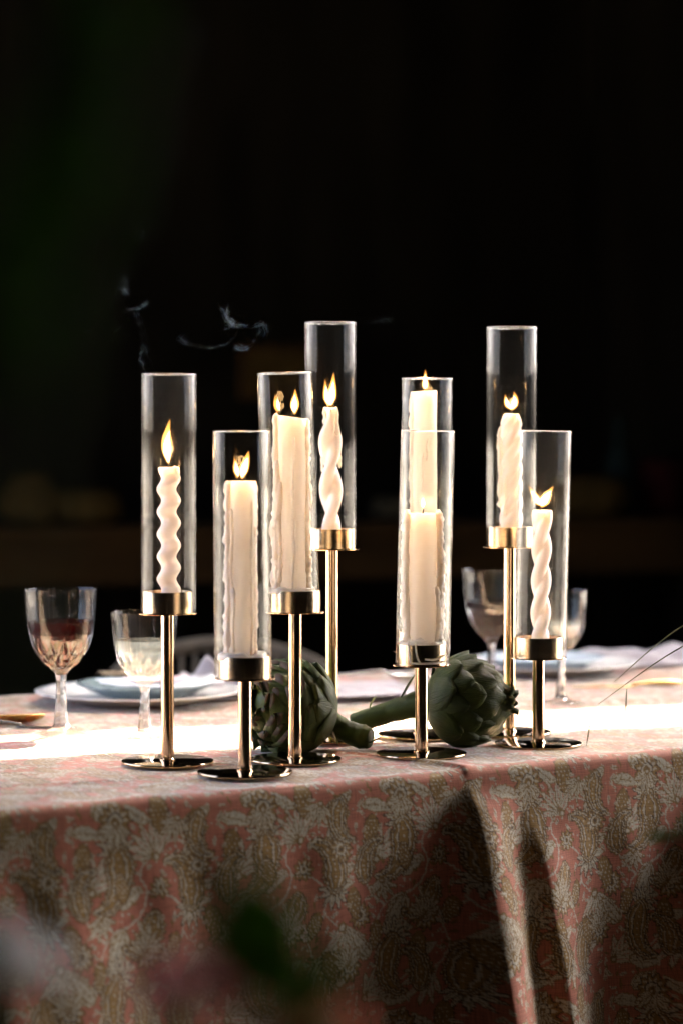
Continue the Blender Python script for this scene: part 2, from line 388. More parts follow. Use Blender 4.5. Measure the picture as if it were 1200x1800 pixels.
serr(64, 140, DN+.5, 44, 12); serr(150, 56, DN-.3, 42, 11); serr(18, 205, UP-.7, 38, 10); serr(124, 204, .25, 38, 10); serr(34, 20, -.3, 34, 9)
for q_ in ((40, 176, -.2, 34, 7.2, .3), (88, 100, PI-.4, 30, 6.6, -.3), (140, 126, -.5, 34, 7, .35), (74, 222, -1.0, 38, 7.2, .4), (172, 22, DN+.9, 34, 6.4, .3), (10, 36, -.1, 34, 7, .35), (34, 250, .5, 34, 7, -.3), (150, 232, -.9, 36, 6.6, .3), (120, 176, PI+.5, 30, 6, .3), (100, 30, PI+.2, 30, 6, .4), (176, 100, PI-.6, 26, 5.6, .3)):
    leafp(*q_, edge=OCH*1.15, vein=OCH, nv=5)
def bighead(x, y, ang, s_, flip):     # seated paisley under a scalloped hood
    fanp(x, y, ang+PI, 7, s_*.52, 2.6, 1.1, edge=BRN, vein=OCH)
    paisley(x, y, ang, s_, flip)
bighead(62, 60, DN-.25, 58, 1); bighead(150, 122, UP+.2, 50, -1); bighead(50, 190, DN+.5, 54, -1); bighead(130, 248, UP-.1, 54, 1)
rosette(60, 28, 19); rosette(160, 82, 15); rosette(92, 166, 18); rosette(6, 158, 15); rosette(168, 212, 17, 10); rosette(112, 100, 12, 9)
for q_ in ((112, 6, DN, 38, 11), (22, 50, DN+.1, 34, 10), (174, 128, DN-.2, 36, 10), (84, 186, DN+.1, 38, 10.5), (68, 110, UP-.2, 30, 8.5), (128, 150, DN+.3, 28, 8)): cone(*q_)
paisley(104, 130, DN+.2, 44, 1); paisley(14, 118, UP-.3, 40, 1); paisley(160, 30, DN+.4, 40, -1); paisley(84, 244, UP+.3, 40, -1); cone(140, 196, DN-.3, 34, 9); cone(30, 168, DN+.2, 30, 8)
for q_ in ((60, 30, DN+.1, 6, 28, 2.8, .85), (92, 168, UP, 8, 30, 2.7, .95), (168, 212, UP-.1, 7, 28, 2.7, .9), (134, 30, DN+.3, 6, 28, 2.7, .85), (36, 122, DN, 6, 26, 2.6, .9)): plume(*q_, oc=True)
for _ in range(420):
    x, y = random.uniform(0, TWm), random.uniform(0, THm)
    near = tile[int(y*RES) % ny, int(x*RES) % nx]
    if np.allclose(near, PINK, atol=.02):
        k = random.random()
        if k < .35: dab(x, y, random.uniform(.9, 1.7), PALE)
        elif k < .75: leafp(x, y, random.uniform(0, 2*PI), random.uniform(7, 13), 1.9, .3, vein=OCH)
        else: leafp(x, y, random.uniform(0, 2*PI), 8, 1.6, .3, col=OCH, vein=None)
    elif np.allclose(near, PALE, atol=.02) and random.random() < .8:
        leafp(x, y, random.uniform(.8, 2.4), random.uniform(3, 7), .45, .4, col=OCH if random.random() < .75 else PINK, vein=None)

def wiggle(x, y, f, s):
    return np.sin(x*f+1.7*s)*np.cos(y*f*1.13+s)+.5*np.sin(x*f*2.3+y*f*1.9+s*2.1)
def dye(a, w):
    """colour of the print at cloth coordinates in metres"""
    a, w = a/1.03, w/1.03
    x = a*1000+.8*wiggle(a*1000, w*1000, .35, 1.0)+.35*wiggle(a*1000, w*1000, 1.6, 2.0)
    y = w*1000+.8*wiggle(a*1000, w*1000, .33, 3.0)+.35*wiggle(a*1000, w*1000, 1.7, 4.0)
    col = np.floor(x/TWm); y = y+(np.abs(col) % 2)*THm*.0
    fx, fy = (x*RES) % nx, (y*RES) % ny
    x0, y0 = np.floor(fx).astype(int) % nx, np.floor(fy).astype(int) % ny; tx, ty = (fx % 1)[..., None], (fy % 1)[..., None]
    x1, y1 = (x0+1) % nx, (y0+1) % ny
    return (tile[y0, x0]*(1-tx)+tile[y0, x1]*tx)*(1-ty)+(tile[y1, x0]*(1-tx)+tile[y1, x1]*tx)*ty

def smooth01(x): x = np.clip(x, 0, 1); return x*x*(3-2*x)
def fold_out(a, d):
    """how far the hanging cloth stands out from the table edge"""
    o = np.zeros_like(a)
    def ridge(a0, lean, curve, amp, grow, lw, rw, cap=.09):
        c = a0+lean*d+curve*d*d; x = a-c
        A = np.minimum(amp*smooth01(d/grow)*(d/.3)**.75, cap); wl = lw*(1+d*1.2); wr = rw*(1+d*1.0)
        return A*np.where(x < 0, np.exp(-(x/wl)**2), np.exp(-(x/wr)**2))
    o += ridge(-.004, -.03, .10, .095, .03, .017, .050, .14)
    o += ridge(.085, .08, .10, .045, .12, .018, .035)
    o += ridge(.40, -.22, .0, .10, .12, .03, .09)
    o += ridge(-.62, .0, .0, .05, .15, .12, .16)
    o += .004*np.sin(a*21+d*4)*smooth01(d/.2)+.0022*np.sin(a*57-d*9+1)*smooth01(d/.12)
    o += .0016*np.sin(a*33+d*26+.7)*np.sin(d*19+a*7)*smooth01(d/.06)+.0009*np.sin(a*88-d*37)*np.sin(d*31+2)*smooth01(d/.06)
    o += .02*d
    return o
def top_height(a, b):
    z = .0016*np.sin(a*9+b*5)*np.sin(b*11+1)+.0006*np.sin(a*41+b*23)
    c = -.03-.0*b; x = a-(-.004-.13*b-.15*b*b)
    h = .0042*np.exp(-(b/.20)**2)
    z += h*np.where(x < 0, np.exp(-(x/.004)**2), np.exp(-(x/.016)**2))
    for (a0, b0, ang, L_, hh) in ((-.30, .10, .1, .22, .0018), (-.45, .16, -.05, .3, .0016), (.22, .30, .2, .25, .0018), (-.12, .42, .4, .3, .002), (.5, .5, -.2, .4, .002)):
        ca, sa = math.cos(ang), math.sin(ang); p = (a-a0)*ca+(b-b0)*sa; q = -(a-a0)*sa+(b-b0)*ca
        z += hh*np.exp(-(p/L_)**2-(q/.008)**2)
    return z
def uneven(segs):
    out = []
    for (x0, x1, st) in segs:
        n = max(int(round((x1-x0)/st)), 1); out += list(np.linspace(x0, x1, n, endpoint=False))
    return np.array(out+[segs[-1][1]])
RC = .016; arc = RC*PI/2
A_ = uneven([(TL0, -.68, .008), (-.68, .42, .0014), (.42, 1.0, .004), (1.0, TL1, .01)])
# w: cloth arc length from the top of the front edge (negative = across the table, positive = hanging)
W_ = uneven([(-TW-.28, -TW+RC, .012), (-TW+RC, -.42, .006), (-.42, -RC, .0028), (-RC, arc-RC, .0016), (arc-RC, .33, .0015), (.33, .66, .008)])
AA, WW = np.meshgrid(A_, W_, indexing='ij')
b_in = np.where(WW < -RC, -WW, 0.0)
th = np.clip((WW+RC)/RC, 0, PI/2); on_top = WW <= -RC; on_arc = (WW > -RC) & (WW < arc-RC); down = WW >= arc-RC
d = np.where(down, WW-(arc-RC), 0.0)
B = np.where(on_top, -WW, np.where(on_arc, RC-RC*np.sin(th), 0.0))
Z = np.where(on_top, TZ, np.where(on_arc, TZ-RC+RC*np.cos(th), TZ-RC-d))
back = WW < -(TW-RC); db = np.where(back, -WW-(TW-RC), 0)
B = np.where(back, TW-RC+RC*np.sin(np.clip(db/RC, 0, PI/2)), B); Z = np.where(back, TZ-np.maximum(db-RC*.57, 0)-RC*(1-np.cos(np.clip(db/RC, 0, PI/2)))*.3, Z)
Z = Z+np.where(back, 0, top_height(AA, B)*np.where(down, 0, 1)*np.where(on_arc, np.cos(th), 1))
B = B-np.where(down, fold_out(AA, d), 0)
Z = Z+np.where(down, .0042*np.exp(-(d/.03)**2)*np.exp(-((AA+.004)/.012)**2), 0)
PX = TM.x+TT.x*AA-TN.x*B; PY = TM.y+TT.y*AA-TN.y*B
na, nw = AA.shape
co = np.stack([PX, PY, Z], -1).reshape(-1, 3)
idx = np.arange(na*nw).reshape(na, nw)
quads = np.stack([idx[:-1, :-1], idx[:-1, 1:], idx[1:, 1:], idx[1:, :-1]], -1).reshape(-1, 4)
me = bpy.data.meshes.new('tablecloth')
me.vertices.add(len(co)); me.vertices.foreach_set('co', co.ravel())
me.loops.add(quads.size); me.loops.foreach_set('vertex_index', quads.ravel())
me.polygons.add(len(quads)); me.polygons.foreach_set('loop_start', np.arange(0, quads.size, 4)); 
me.polygons.foreach_set('use_smooth', np.ones(len(quads), bool))
me.update(calc_edges=True); me.validate()
ca = me.color_attributes.new('dye', 'FLOAT_COLOR', 'POINT')
rgb = dye(AA-.02, WW+.015).reshape(-1, 3); ca.data.foreach_set('color', np.c_[rgb, np.ones(len(rgb))].ravel())
uvl = me.uv_layers.new(name='cloth'); uv = np.stack([AA, WW], -1).reshape(-1, 2)[quads.ravel()]; uvl.data.foreach_set('uv', uv.ravel())
m, nt, N, P, O = newmat('printed_linen'); L = nt.links.new
at = N.new('ShaderNodeVertexColor'); at.layer_name = 'dye'
uvn = N.new('ShaderNodeUVMap'); uvn.uv_map = 'cloth'
def slub(sx, sy):
    mp = N.new('ShaderNodeMapping'); mp.inputs['Scale'].default_value = (sx, sy, 1); L(uvn.outputs[0], mp.inputs[0])
    nz = N.new('ShaderNodeTexNoise'); nz.inputs['Scale'].default_value = 1; nz.inputs['Detail'].default_value = 3; L(mp.outputs[0], nz.inputs['Vector']); return nz
n1, n2 = slub(900, 45), slub(45, 900)
ad = N.new('ShaderNodeMath'); ad.operation = 'ADD'; L(n1.outputs['Fac'], ad.inputs[0]); L(n2.outputs['Fac'], ad.inputs[1])
mr = N.new('ShaderNodeMapRange'); mr.inputs['From Min'].default_value = .75; mr.inputs['From Max'].default_value = 1.25
mr.inputs['To Min'].default_value = .62; mr.inputs['To Max'].default_value = 1.30; L(ad.outputs[0], mr.inputs['Value'])
ml = N.new('ShaderNodeMix'); ml.data_type = 'RGBA'; ml.blend_type = 'MULTIPLY'; ml.inputs['Factor'].default_value = 1
L(at.outputs['Color'], ml.inputs['A']); L(mr.outputs[0], ml.inputs['B']); L(ml.outputs['Result'], P.inputs['Base Color'])
bp = N.new('ShaderNodeBump'); bp.inputs['Strength'].default_value = .35; bp.inputs['Distance'].default_value = .0008; L(ad.outputs[0], bp.inputs['Height']); L(bp.outputs[0], P.inputs['Normal'])
P.inputs['Roughness'].default_value = .85; P.inputs['Sheen Weight'].default_value = .25; P.inputs['Specular IOR Level'].default_value = .25
me.materials.append(m)
cloth = bpy.data.objects.new('tablecloth', me); link(cloth)
tag(cloth, 'pink linen tablecloth printed with pale leaves and ochre paisley, hanging in folds', 'tablecloth')

# ------------------------------------------------------------------ candle holders, chimneys, candles
def make_holder(x, y, zf, label, stem_dx=0):
    h = empty('candle_holder', (x, y, TZ+.001), label, 'candle holder', 'brass candle holders on the table')
    mk('base', lathe([(0, .0008), (.053, .0008), (.0547, .0018), (.055, .003), (.0545, .0042), (.0535, .0045), (0, .0045)], 96), M['brass_base'], h, smooth=40)
    mk('stem', lathe([(0, .0045), (.0096, .0045), (.0094, .0062), (.0079, .0072), (.0077, .03), (.0077, zf), (0, zf)], 40), M['brass'], h, smooth=40)
    mk('flange', lathe([(0, zf), (.0345, zf), (.0352, zf+.0008), (.0345, zf+.0018), (0, zf+.0018)], 72), M['brass'], h, smooth=40)
    mk('cup', lathe([(0, zf+.0018), (.0302, zf+.0018), (.0304, zf+.026), (.0302, zf+.0266), (.0290, zf+.0266), (.0288, zf+.006), (0, zf+.006)], 72), M['brass_cup'], h, smooth=40)
    return h
def make_chimney(x, y, zf, label, hgt, tilt, glass, tilt_y=0):
    ro, ri = .0327, .0312; z1 = hgt
    prof = [(ro, 0), (ro, z1*.25), (ro, z1*.5), (ro, z1*.75), (ro, z1-.0012), (ro-.0003, z1-.0003), (ro-.0008, z1), (ri+.0003, z1-.0003), (ri, z1-.0012), (ri, z1*.75), (ri, z1*.5), (ri, z1*.25), (ri, 0)]
    o = mk('glass_chimney', lathe(prof, 96, close=True), glass, None, smooth=50, loc=(x, y, TZ+.001+zf+.0020), rot=(tilt_y, tilt, 0))
    mk('rim', lathe([((ro+ri)/2+.00072*math.cos(t), z1-.0002+.00072*math.sin(t)) for t in np.linspace(0, 2*PI, 9)[:-1]], 96, close=True), M['crystal'], o)
    return tag(o, label, 'glass chimney', 'glass chimneys over the candles')
def tongue(P, R, name, mat, parent, fx=1.0):
    S = spline(P, 6); mk(name, tube(S, R, 14), mat, parent)
def make_flame(c, z, P, w, parent, core=True):
    """P: spine of the tongue as (dx, dz) from the wick"""
    S = [(px, py*.0, z+pz) for px, py, pz in P]
    prof = [.05, .42, .80, 1.0, 1.0, .88, .69, .46, .25, .05]
    tongue(S, [w*p for p in prof], 'flame', M['flame'], parent)
    k = parent.children[-1]
    S2 = [(px*.86+.0, 0, z+.0022+pz*.72) for px, py, pz in P]
    tongue(S2, [w*.66*p for p in prof], 'flame_core', M['flame_core'], k)
def flame_light(z, parent, power=.0045):
    ld = bpy.data.lights.new('flame_light', 'POINT'); ld.energy = power; ld.color = (1, .55, .22); ld.shadow_soft_size = .006
    lo = bpy.data.objects.new('flame_light', ld); link(lo, parent); lo.location = (0, 0, z)
def wick(z, parent, bend=.001, h=.008):
    mk('wick', tube(spline([(0, 0, z-.004), (0, 0, z+h*.5), (bend, 0, z+h)], 4), [.0009, .0009, .0007], 8), M['wick'], parent)
def candle_root(x, y, zf, label, grp):
    return empty('candle', (x, y, TZ+.001+zf+.0062), label, 'candle', grp)
def pillar(root, r, h, mat, top=.0, lip=.0015, seed=0, slant=0):
    rr = random.Random(seed)
    ph = [rr.uniform(0, 6.28) for _ in range(6)]
    def rad(t, rad0, z, k):
        return rad0*(1+.012*math.sin(3*t+ph[0]+z*30)+.008*math.sin(5*t+ph[1]-z*55)+.006*math.sin(2*t+ph[2]+z*120))
    prof = [(0, 0)]+[(r*(1.02-.02*k/30), h*k/30) for k in range(31)]+[(r*.96, h+lip), (r*.86, h+lip*.9), (r*.74, h-.001), (r*.3, h-.004), (0, h-.004)]
    V, Fc = lathe(prof, 56, rad)
    V = [(x, y, z+(slant*x+rr.uniform(-.0002, .0002))*max(0, (z-h+.01)/.01) if z > h-.012 else z) for x, y, z in V]
    return mk('wax_body', (V, Fc), mat, root)
def drip(root, r, th, z1, z0, w, seed, end=1.5, out=0.0):
    """a run of wax down the side at angle th, from z1 down to z0"""
    rr = random.Random(seed); n = max(int((z1-z0)/.004), 6); P, R = [], []
    lump = 0
    for i in range(n+1):
        t = i/n; z = z1+(z0-z1)*t; lump = .55*lump+rr.uniform(-.5, .55)
        tt = th+.05*math.sin(t*9+seed)+.02*lump
        ww = w*(.65+.75*abs(lump)+(.5*(end-1) if t > .93 else 0))*(.45 if i == 0 else 1)*(.5 if i == n else 1)
        ww *= 1.55; ro = r+out*math.sin(PI*min(t*1.2, 1))+ww*.42
        P.append((ro*math.cos(tt), ro*math.sin(tt), z)); R.append(ww)
    S = spline(P, 2); mk('wax_drip', tube(S, lerp_list(R, len(S)), 9), M['drip'], root)
def pool(root, r, z, hgt, seed):
    rr = random.Random(seed); ph = [rr.uniform(0, 6.3) for _ in range(4)]
    f = lambda t: 1+.35*math.sin(3*t+ph[0])+.3*math.sin(5*t+ph[1])+.25*math.sin(9*t+ph[2])
    V, Fc = [], []
    n = 72; prof = [(.002, 0), (r*.98, 0), (r, .35), (r*.97, .8), (r*.86, 1), (r*.6, .85), (.002, .8)]
    V, Fc = lathe([(a, k) for a, k in prof], n)
    V = [(x, y, z+hgt*k*(.6+.5*f(math.atan2(y, x))) if k > 0 else z) for x, y, k in V]
    mk('wax_pool', (V, Fc), M['drip'], root)
def twisted(root, prof, h, mat, n=60, nz=150, top=0.004):
    """prof(theta, z) -> (radius, centre x, centre y)"""
    V, Fc = [], []
    for k in range(nz+1):
        z = h*k/nz
        for i in range(n):
            t = 2*PI*i/n; r, cx, cyy = prof(t, z); V.append((cx+r*math.cos(t), cyy+r*math.sin(t), z))
    for k in range(nz):
        for i in range(n): j = (i+1) % n; Fc.append((k*n+i, k*n+j, (k+1)*n+j, (k+1)*n+i))
    Fc.append(tuple(range(n-1, -1, -1)))
    base = nz*n
    for (s, dz) in ((.9, .0012), (.72, .0002), (.4, -.0015)):
        st = len(V)
        cx = sum(V[base+i][0] for i in range(n))/n; cyy = sum(V[base+i][1] for i in range(n))/n
        src = [V[nz*n+i] for i in range(n)]
        for i in range(n):
            x, y, z = src[i]; V.append((cx+(x-cx)*s, cyy+(y-cyy)*s, h+dz))
        for i in range(n): j = (i+1) % n; Fc.append((base+i, base+j, st+j, st+i))
        base = st
    Fc.append(tuple(base+i for i in range(n)))
    return mk('wax_body', (V, Fc), mat, root)

ZS, ZM, ZT = .110, .178, .2435
G = {k: chimney_glass('clear_glass_'+k, v) for k, v in dict(clear=.0008, dusty=.002, smoky=.006).items()}
CG = 'lit candles in the brass holders'
FRONT = -PI/2          # angle facing the camera
# --- 1: corkscrew candle at far left
x, y = -.2055, 2.9546
make_holder(x, y, ZM, 'medium brass candle holder at far left, beside the white wine glass')
make_chimney(x+.0015, y, ZM, 'smoky glass chimney around the corkscrew candle at far left', .281, .004, G['smoky'])
c = candle_root(x+.002, y, ZM, 'white corkscrew candle with a tall single flame, leftmost of the candles', CG)
H1 = .166; p1 = .0265
def pr1(t, z):
    ph = 2*PI*z/p1*1.0+1.2; k = min(1, z/.02); k2 = 1 if z < H1-.012 else .35+.65*(H1-z)/.012
    return .0116, .0027*k*k2*math.cos(ph), .0027*k*k2*math.sin(ph)
twisted(c, pr1, H1, M['wax_white'])
mk('wax_drip', tube(spline([(.006, -.006, H1+.001), (.011, -.004, H1-.001), (.0118, -.003, H1-.007)], 4), [.002, .0022, .0016], 8), M['drip'], c)
wick(H1-.002, c); make_flame(c, H1+.004, [(0, 0, 0), (-.0016, 0, .014), (-.0022, 0, .028), (-.0012, 0, .040), (.0018, 0, .054)], .0066, c); flame_light(H1+.022, c)
# --- 2: front pillar
x, y = -.1103, 2.8603
make_holder(x, y, ZS, 'short brass candle holder standing nearest the camera, left of the first artichoke')
make_chimney(x-.0022, y, ZS, 'clear glass chimney around the dripping cream pillar nearest the camera', .2815, -.006, G['clear'])
c = candle_root(x-.003, y, ZS, 'cream pillar candle with wax runs down its left side, nearest the camera', CG)
H2 = .219; pillar(c, .0162, H2, M['wax_cream'], seed=2)
for i, (th, z1, z0, w) in enumerate([(PI+.1, H2+.002, .012, .0022), (PI+.45, H2+.001, .03, .0026), (PI-.3, H2, .05, .0024), (PI+.25, .16, .004, .0026), (PI+.8, H2-.03, .09, .0016), (PI+.95, .10, .004, .0016), (FRONT+.75, H2-.02, .02, .0015), (FRONT+1.1, H2-.05, .0, .0017), (PI-.05, .07, 0, .003), (.5, H2, .05, .002), (1.6, H2, .1, .003)]): drip(c, .0158, th, z1, z0, w, 20+i)
pool(c, .0285, .016, .0075, 3)
wick(H2-.004, c, .0005, .007)
make_flame(c, H2+.003, [(0, 0, 0), (.001, 0, .008), (.0035, 0, .017), (.006, 0, .026), (.0078, 0, .033)], .0052, c)
make_flame(c, H2+.003, [(-.005, 0, .001), (-.0062, 0, .008), (-.0072, 0, .014), (-.008, 0, .020), (-.0088, 0, .027)], .0034, c); flame_light(H2+.018, c)  # smaller tongue: the flame's reflection in the chimney, built as a glowing mesh
# --- 3: tall dripping pillar, medium holder
x, y = -.055, 2.9752
make_holder(x, y, ZM, 'medium brass candle holder in front of the left artichoke')
make_chimney(x-.0038, y, ZM, 'leaning glass chimney around the thick dripping cream pillar left of centre', .283, -.030, G['clear'])
c = candle_root(x-.004, y, ZM, 'thick cream pillar candle with ragged wax runs on both sides, left of centre', CG)
H3 = .225; pillar(c, .0178, H3, M['wax_cream'], seed=5, slant=-.12)
for i, (th, z1, z0, w) in enumerate([(PI, H3+.006, .01, .0025), (PI+.3, H3+.004, .02, .003), (PI-.35, H3+.002, .0, .003), (PI+.5, H3-.05, .0, .003), (PI+.05, .12, .0, .0036), (PI+.75, .15, .03, .0022), (FRONT+.12, H3-.022, .01, .0014), (FRONT+.15, .11, .035, .0016), (.05, H3, .02, .0022), (-.25, H3-.01, .04, .0024), (.3, H3, .0, .003), (-.1, .09, .01, .003), (1.7, H3, .06, .003)]): drip(c, .0174, th, z1, z0, w, 40+i)
pool(c, .0285, .017, .006, 8)
wick(H3-.004, c, .0, .008); make_flame(c, H3+.004, [(.004, 0, 0), (.0036, 0, .008), (.0038, 0, .015), (.0042, 0, .022), (.0042, 0, .031)], .0054, c)
make_flame(c, H3+.006, [(-.0165, 0, 0), (-.0178, 0, .006), (-.0187, 0, .012), (-.0192, 0, .017), (-.0195, 0, .023)], .0030, c); flame_light(H3+.02, c)  # left tongue glows in place of the flame's reflection in the glass
# --- 5: tall holder, wide twist
x, y = -.0094, 3.1866
make_holder(x-.003, y, ZT, 'tall brass candle holder rising behind the left artichoke')
make_chimney(x-.0045, y, ZT, 'dusty glass chimney around the wide twisted white candle at the top centre', .2865, .0, G['dusty'])
c = candle_root(x-.0042, y, ZT, 'white candle of two wide twists with a melted top, tallest left of centre', CG)
H5 = .173
def pr5(t, z):
    ph = PI*(z-.036)/.060+PI/2-.2; k = min(1, max(0, (z-.008)/.03)); sh = 1-.45*max(0, (z-H5+.035)/.035)**1.2
    return (.0108+.0042*k*math.cos(2*(t-ph)))*sh*(1.0 if z > .03 else 1.0+.05*(1-z/.03)), .0008*math.sin(z*40), 0
twisted(c, pr5, H5, M['wax_white'])
for i, (th, z1, z0, w) in enumerate([(-.3, H5+.002, H5-.034, .0022), (.2, H5+.001, H5-.03, .002), (PI, H5+.002, H5-.02, .002), (FRONT, H5+.001, H5-.014, .0017), (-.1, H5-.05, H5-.075, .0016), (PI+.2, H5-.06, H5-.08, .0015)]): drip(c, .0066 if z1 > H5-.02 else .0105, th, z1, z0, w, 60+i)
wick(H5-.003, c); make_flame(c, H5+.002, [(0, 0, 0), (.0008, 0, .010), (.0018, 0, .020), (.003, 0, .032), (.0038, 0, .044)], .0058, c)
make_flame(c, H5+.002, [(-.002, 0, 0), (-.0045, 0, .008), (-.006, 0, .016), (-.0068, 0, .026), (-.007, 0, .036)], .0040, c); flame_light(H5+.02, c)
# --- 6: pillar behind the right-hand pillar
x, y = .1014, 3.2227
make_holder(x, y, ZS, 'short brass candle holder hidden behind the right front holder, base half seen')
make_chimney(x+.006, y, ZS, 'glass chimney of the rear pillar, seen over the front right pillar', .350, .008, G['clear'])
c = candle_root(x+.005, y, ZS, 'slender cream pillar candle burning at the back, above the front right pillar', CG)
H6 = .328; pillar(c, .0158, H6, M['wax_cream'], seed=9, slant=.05)
for i, (th, z1, z0, w) in enumerate([(PI, H6+.001, .10, .0018), (PI+.25, H6, .16, .0018), (PI-.3, H6, .08, .002), (FRONT+.2, .27, .24, .0014), (FRONT-.2, .25, .2, .0012)]): drip(c, .0155, th, z1, z0, w, 80+i)
wick(H6-.004, c, 0, .007); make_flame(c, H6+.002, [(.0008, 0, 0), (.001, 0, .005), (.001, 0, .010), (.001, 0, .018), (.001, 0, .027)], .0046, c); flame_light(H6+.012, c)
# --- 7: right front pillar with wax over the cup
x, y = .0967, 3.0281
make_holder(x, y, ZS, 'short brass candle holder in front of the right artichoke stem')
make_chimney(x+.0012, y, ZS, 'wax splashed glass chimney around the short pillar in front of the right artichoke', .2825, .022, G['dusty'])
c = candle_root(x+.0015, y, ZS, 'short cream pillar candle with flared wax sides and overflowing cup, right of centre', CG)
H7 = .177; pillar(c, .0165, H7, M['wax_cream'], seed=12)
for i, (th, z1, z0, w) in enumerate([(PI, H7+.006, .03, .0030), (PI+.2, H7+.004, .02, .003), (PI-.25, H7+.003, .03, .0034), (PI+.05, .13, .015, .0034), (PI-.1, H7-.01, .05, .0036), (0, H7+.006, .02, .003), (-.2, H7+.004, .01, .003), (.25, H7, .03, .0034), (-.05, .14, .03, .0034), (.1, .10, .01, .0036), (-.45, .09, .01, .0024), (1.2, H7, .02, .003), (2.0, H7, .02, .003)]): drip(c, .0172, th, z1, z0, w, 100+i, out=.0028)
pool(c, .0285, .013, .011, 14)
RW = .0309
def onglass(pts, w, n=4):
    P = [(RW*math.cos(t), RW*math.sin(t), z) for t, z in pts]; S = spline(P, n)
    mk('wax_drip', tube(S, lerp_list(w, len(S)), 10, ref=(0, 0, 1)), M['drip'], c)
onglass([(FRONT-.32, .026), (FRONT-.30, .016), (FRONT-.24, .006), (FRONT-.15, -.0005)], [.0010, .0012, .0012, .0013])
onglass([(FRONT-.6, .028), (FRONT-.35, .026), (FRONT-.05, .0262), (FRONT+.12, .0262)], [.0010, .0013, .0012, .0011])
onglass([(FRONT+.05, .004), (FRONT+.4, .003), (FRONT+.75, .0055), (FRONT+1.0, .008)], [.0011, .0013, .0013, .0011])
onglass([(FRONT-.5, -.0012), (FRONT-.1, -.0014), (FRONT+.4, -.0012), (FRONT+1.0, .000)], [.0012, .0013, .0014, .0013])
onglass([(FRONT-.62, .024), (FRONT-.55, .010), (FRONT-.5, -.001)], [.0012, .0013, .0013])
wick(H7-.004, c, .001, .011); make_flame(c, H7+.006, [(0, 0, 0), (0, 0, .004), (0, 0, .008), (0, 0, .013), (.0002, 0, .018)], .0036, c); flame_light(H7+.014, c)
# --- 8: tall right, fine rope twist
x, y = .2177, 3.2473
make_holder(x, y, ZT, 'tall brass candle holder at the back right, behind the right artichoke')
make_chimney(x+.0022, y, ZT, 'glass chimney around the rope twist candle, tallest on the right', .283, .002, G['dusty'])
c = candle_root(x+.0018, y, ZT, 'white rope twist candle with a heart shaped flame, tallest on the right', CG)
H8 = .166
def pr8(t, z):
    ph = 2*PI*z/.085; w = abs(math.sin(2.0*(t-ph))); sh = 1-.25*max(0, (z-H8+.012)/.012)
    return (.0112+.0036*w-.0006)*sh*(1+.10*(1-z/H8)), 0, 0
twisted(c, pr8, H8, M['wax_white'], n=72)
for i, (th, z1, z0, w) in enumerate([(PI, H8-.02, H8-.07, .0022), (PI+.3, H8-.03, H8-.09, .002), (PI-.3, H8-.015, H8-.06, .0022), (PI+.1, H8-.06, H8-.12, .0018), (PI+.9, H8-.08, H8-.13, .0014)]): drip(c, .0136, th, z1, z0, w, 130+i)
wick(H8-.002, c); make_flame(c, H8+.005, [(0, 0, 0), (.0028, 0, .006), (.0046, 0, .012), (.0052, 0, .018), (.003, 0, .025)], .0050, c)
make_flame(c, H8+.005, [(-.001, 0, .001), (-.004, 0, .006), (-.0062, 0, .011), (-.0074, 0, .016), (-.0080, 0, .022)], .0036, c); flame_light(H8+.016, c)
# --- 9: right front two-strand twist
x, y = .2461, 3.1281
make_holder(x, y, ZS, 'short brass candle holder at the right, nearest the cloth edge there')
make_chimney(x+.0022, y, ZS, 'smoky glass chimney around the two strand twist at far right', .2825, .022, G['smoky'])
c = candle_root(x+.002, y, ZS, 'white two strand twisted candle with a leaning flame and its reflection built beside it, rightmost of the candles', CG)
H9 = .178
def pr9(t, z):
    ph = PI*(z-.01)/.040-.15; k = min(1, max(0, (z-.006)/.02)); fl = 1+.02*max(0, (z-H9+.03)/.03); cx = .0022*(z/H9)
    a_ = .0100; u = t-ph; r = a_*(.76+.52*k*abs(math.cos(u))**1.2+.24*(1-k))*fl
    return r, cx, 0
twisted(c, pr9, H9, M['wax_white'], n=72, nz=190)
wick(H9-.002, c, .002, .009)
make_flame(c, H9+.004, [(.001, 0, 0), (.0035, 0, .006), (.0065, 0, .012), (.0105, 0, .019), (.0165, 0, .0275)], .0068, c)
make_flame(c, H9+.004, [(-.001, 0, .002), (-.0035, 0, .008), (-.0065, 0, .014), (-.010, 0, .020), (-.0150, 0, .028)], .0050, c); flame_light(H9+.018, c)  # left lobe is the flame's mirror image in the chimney, built glowing

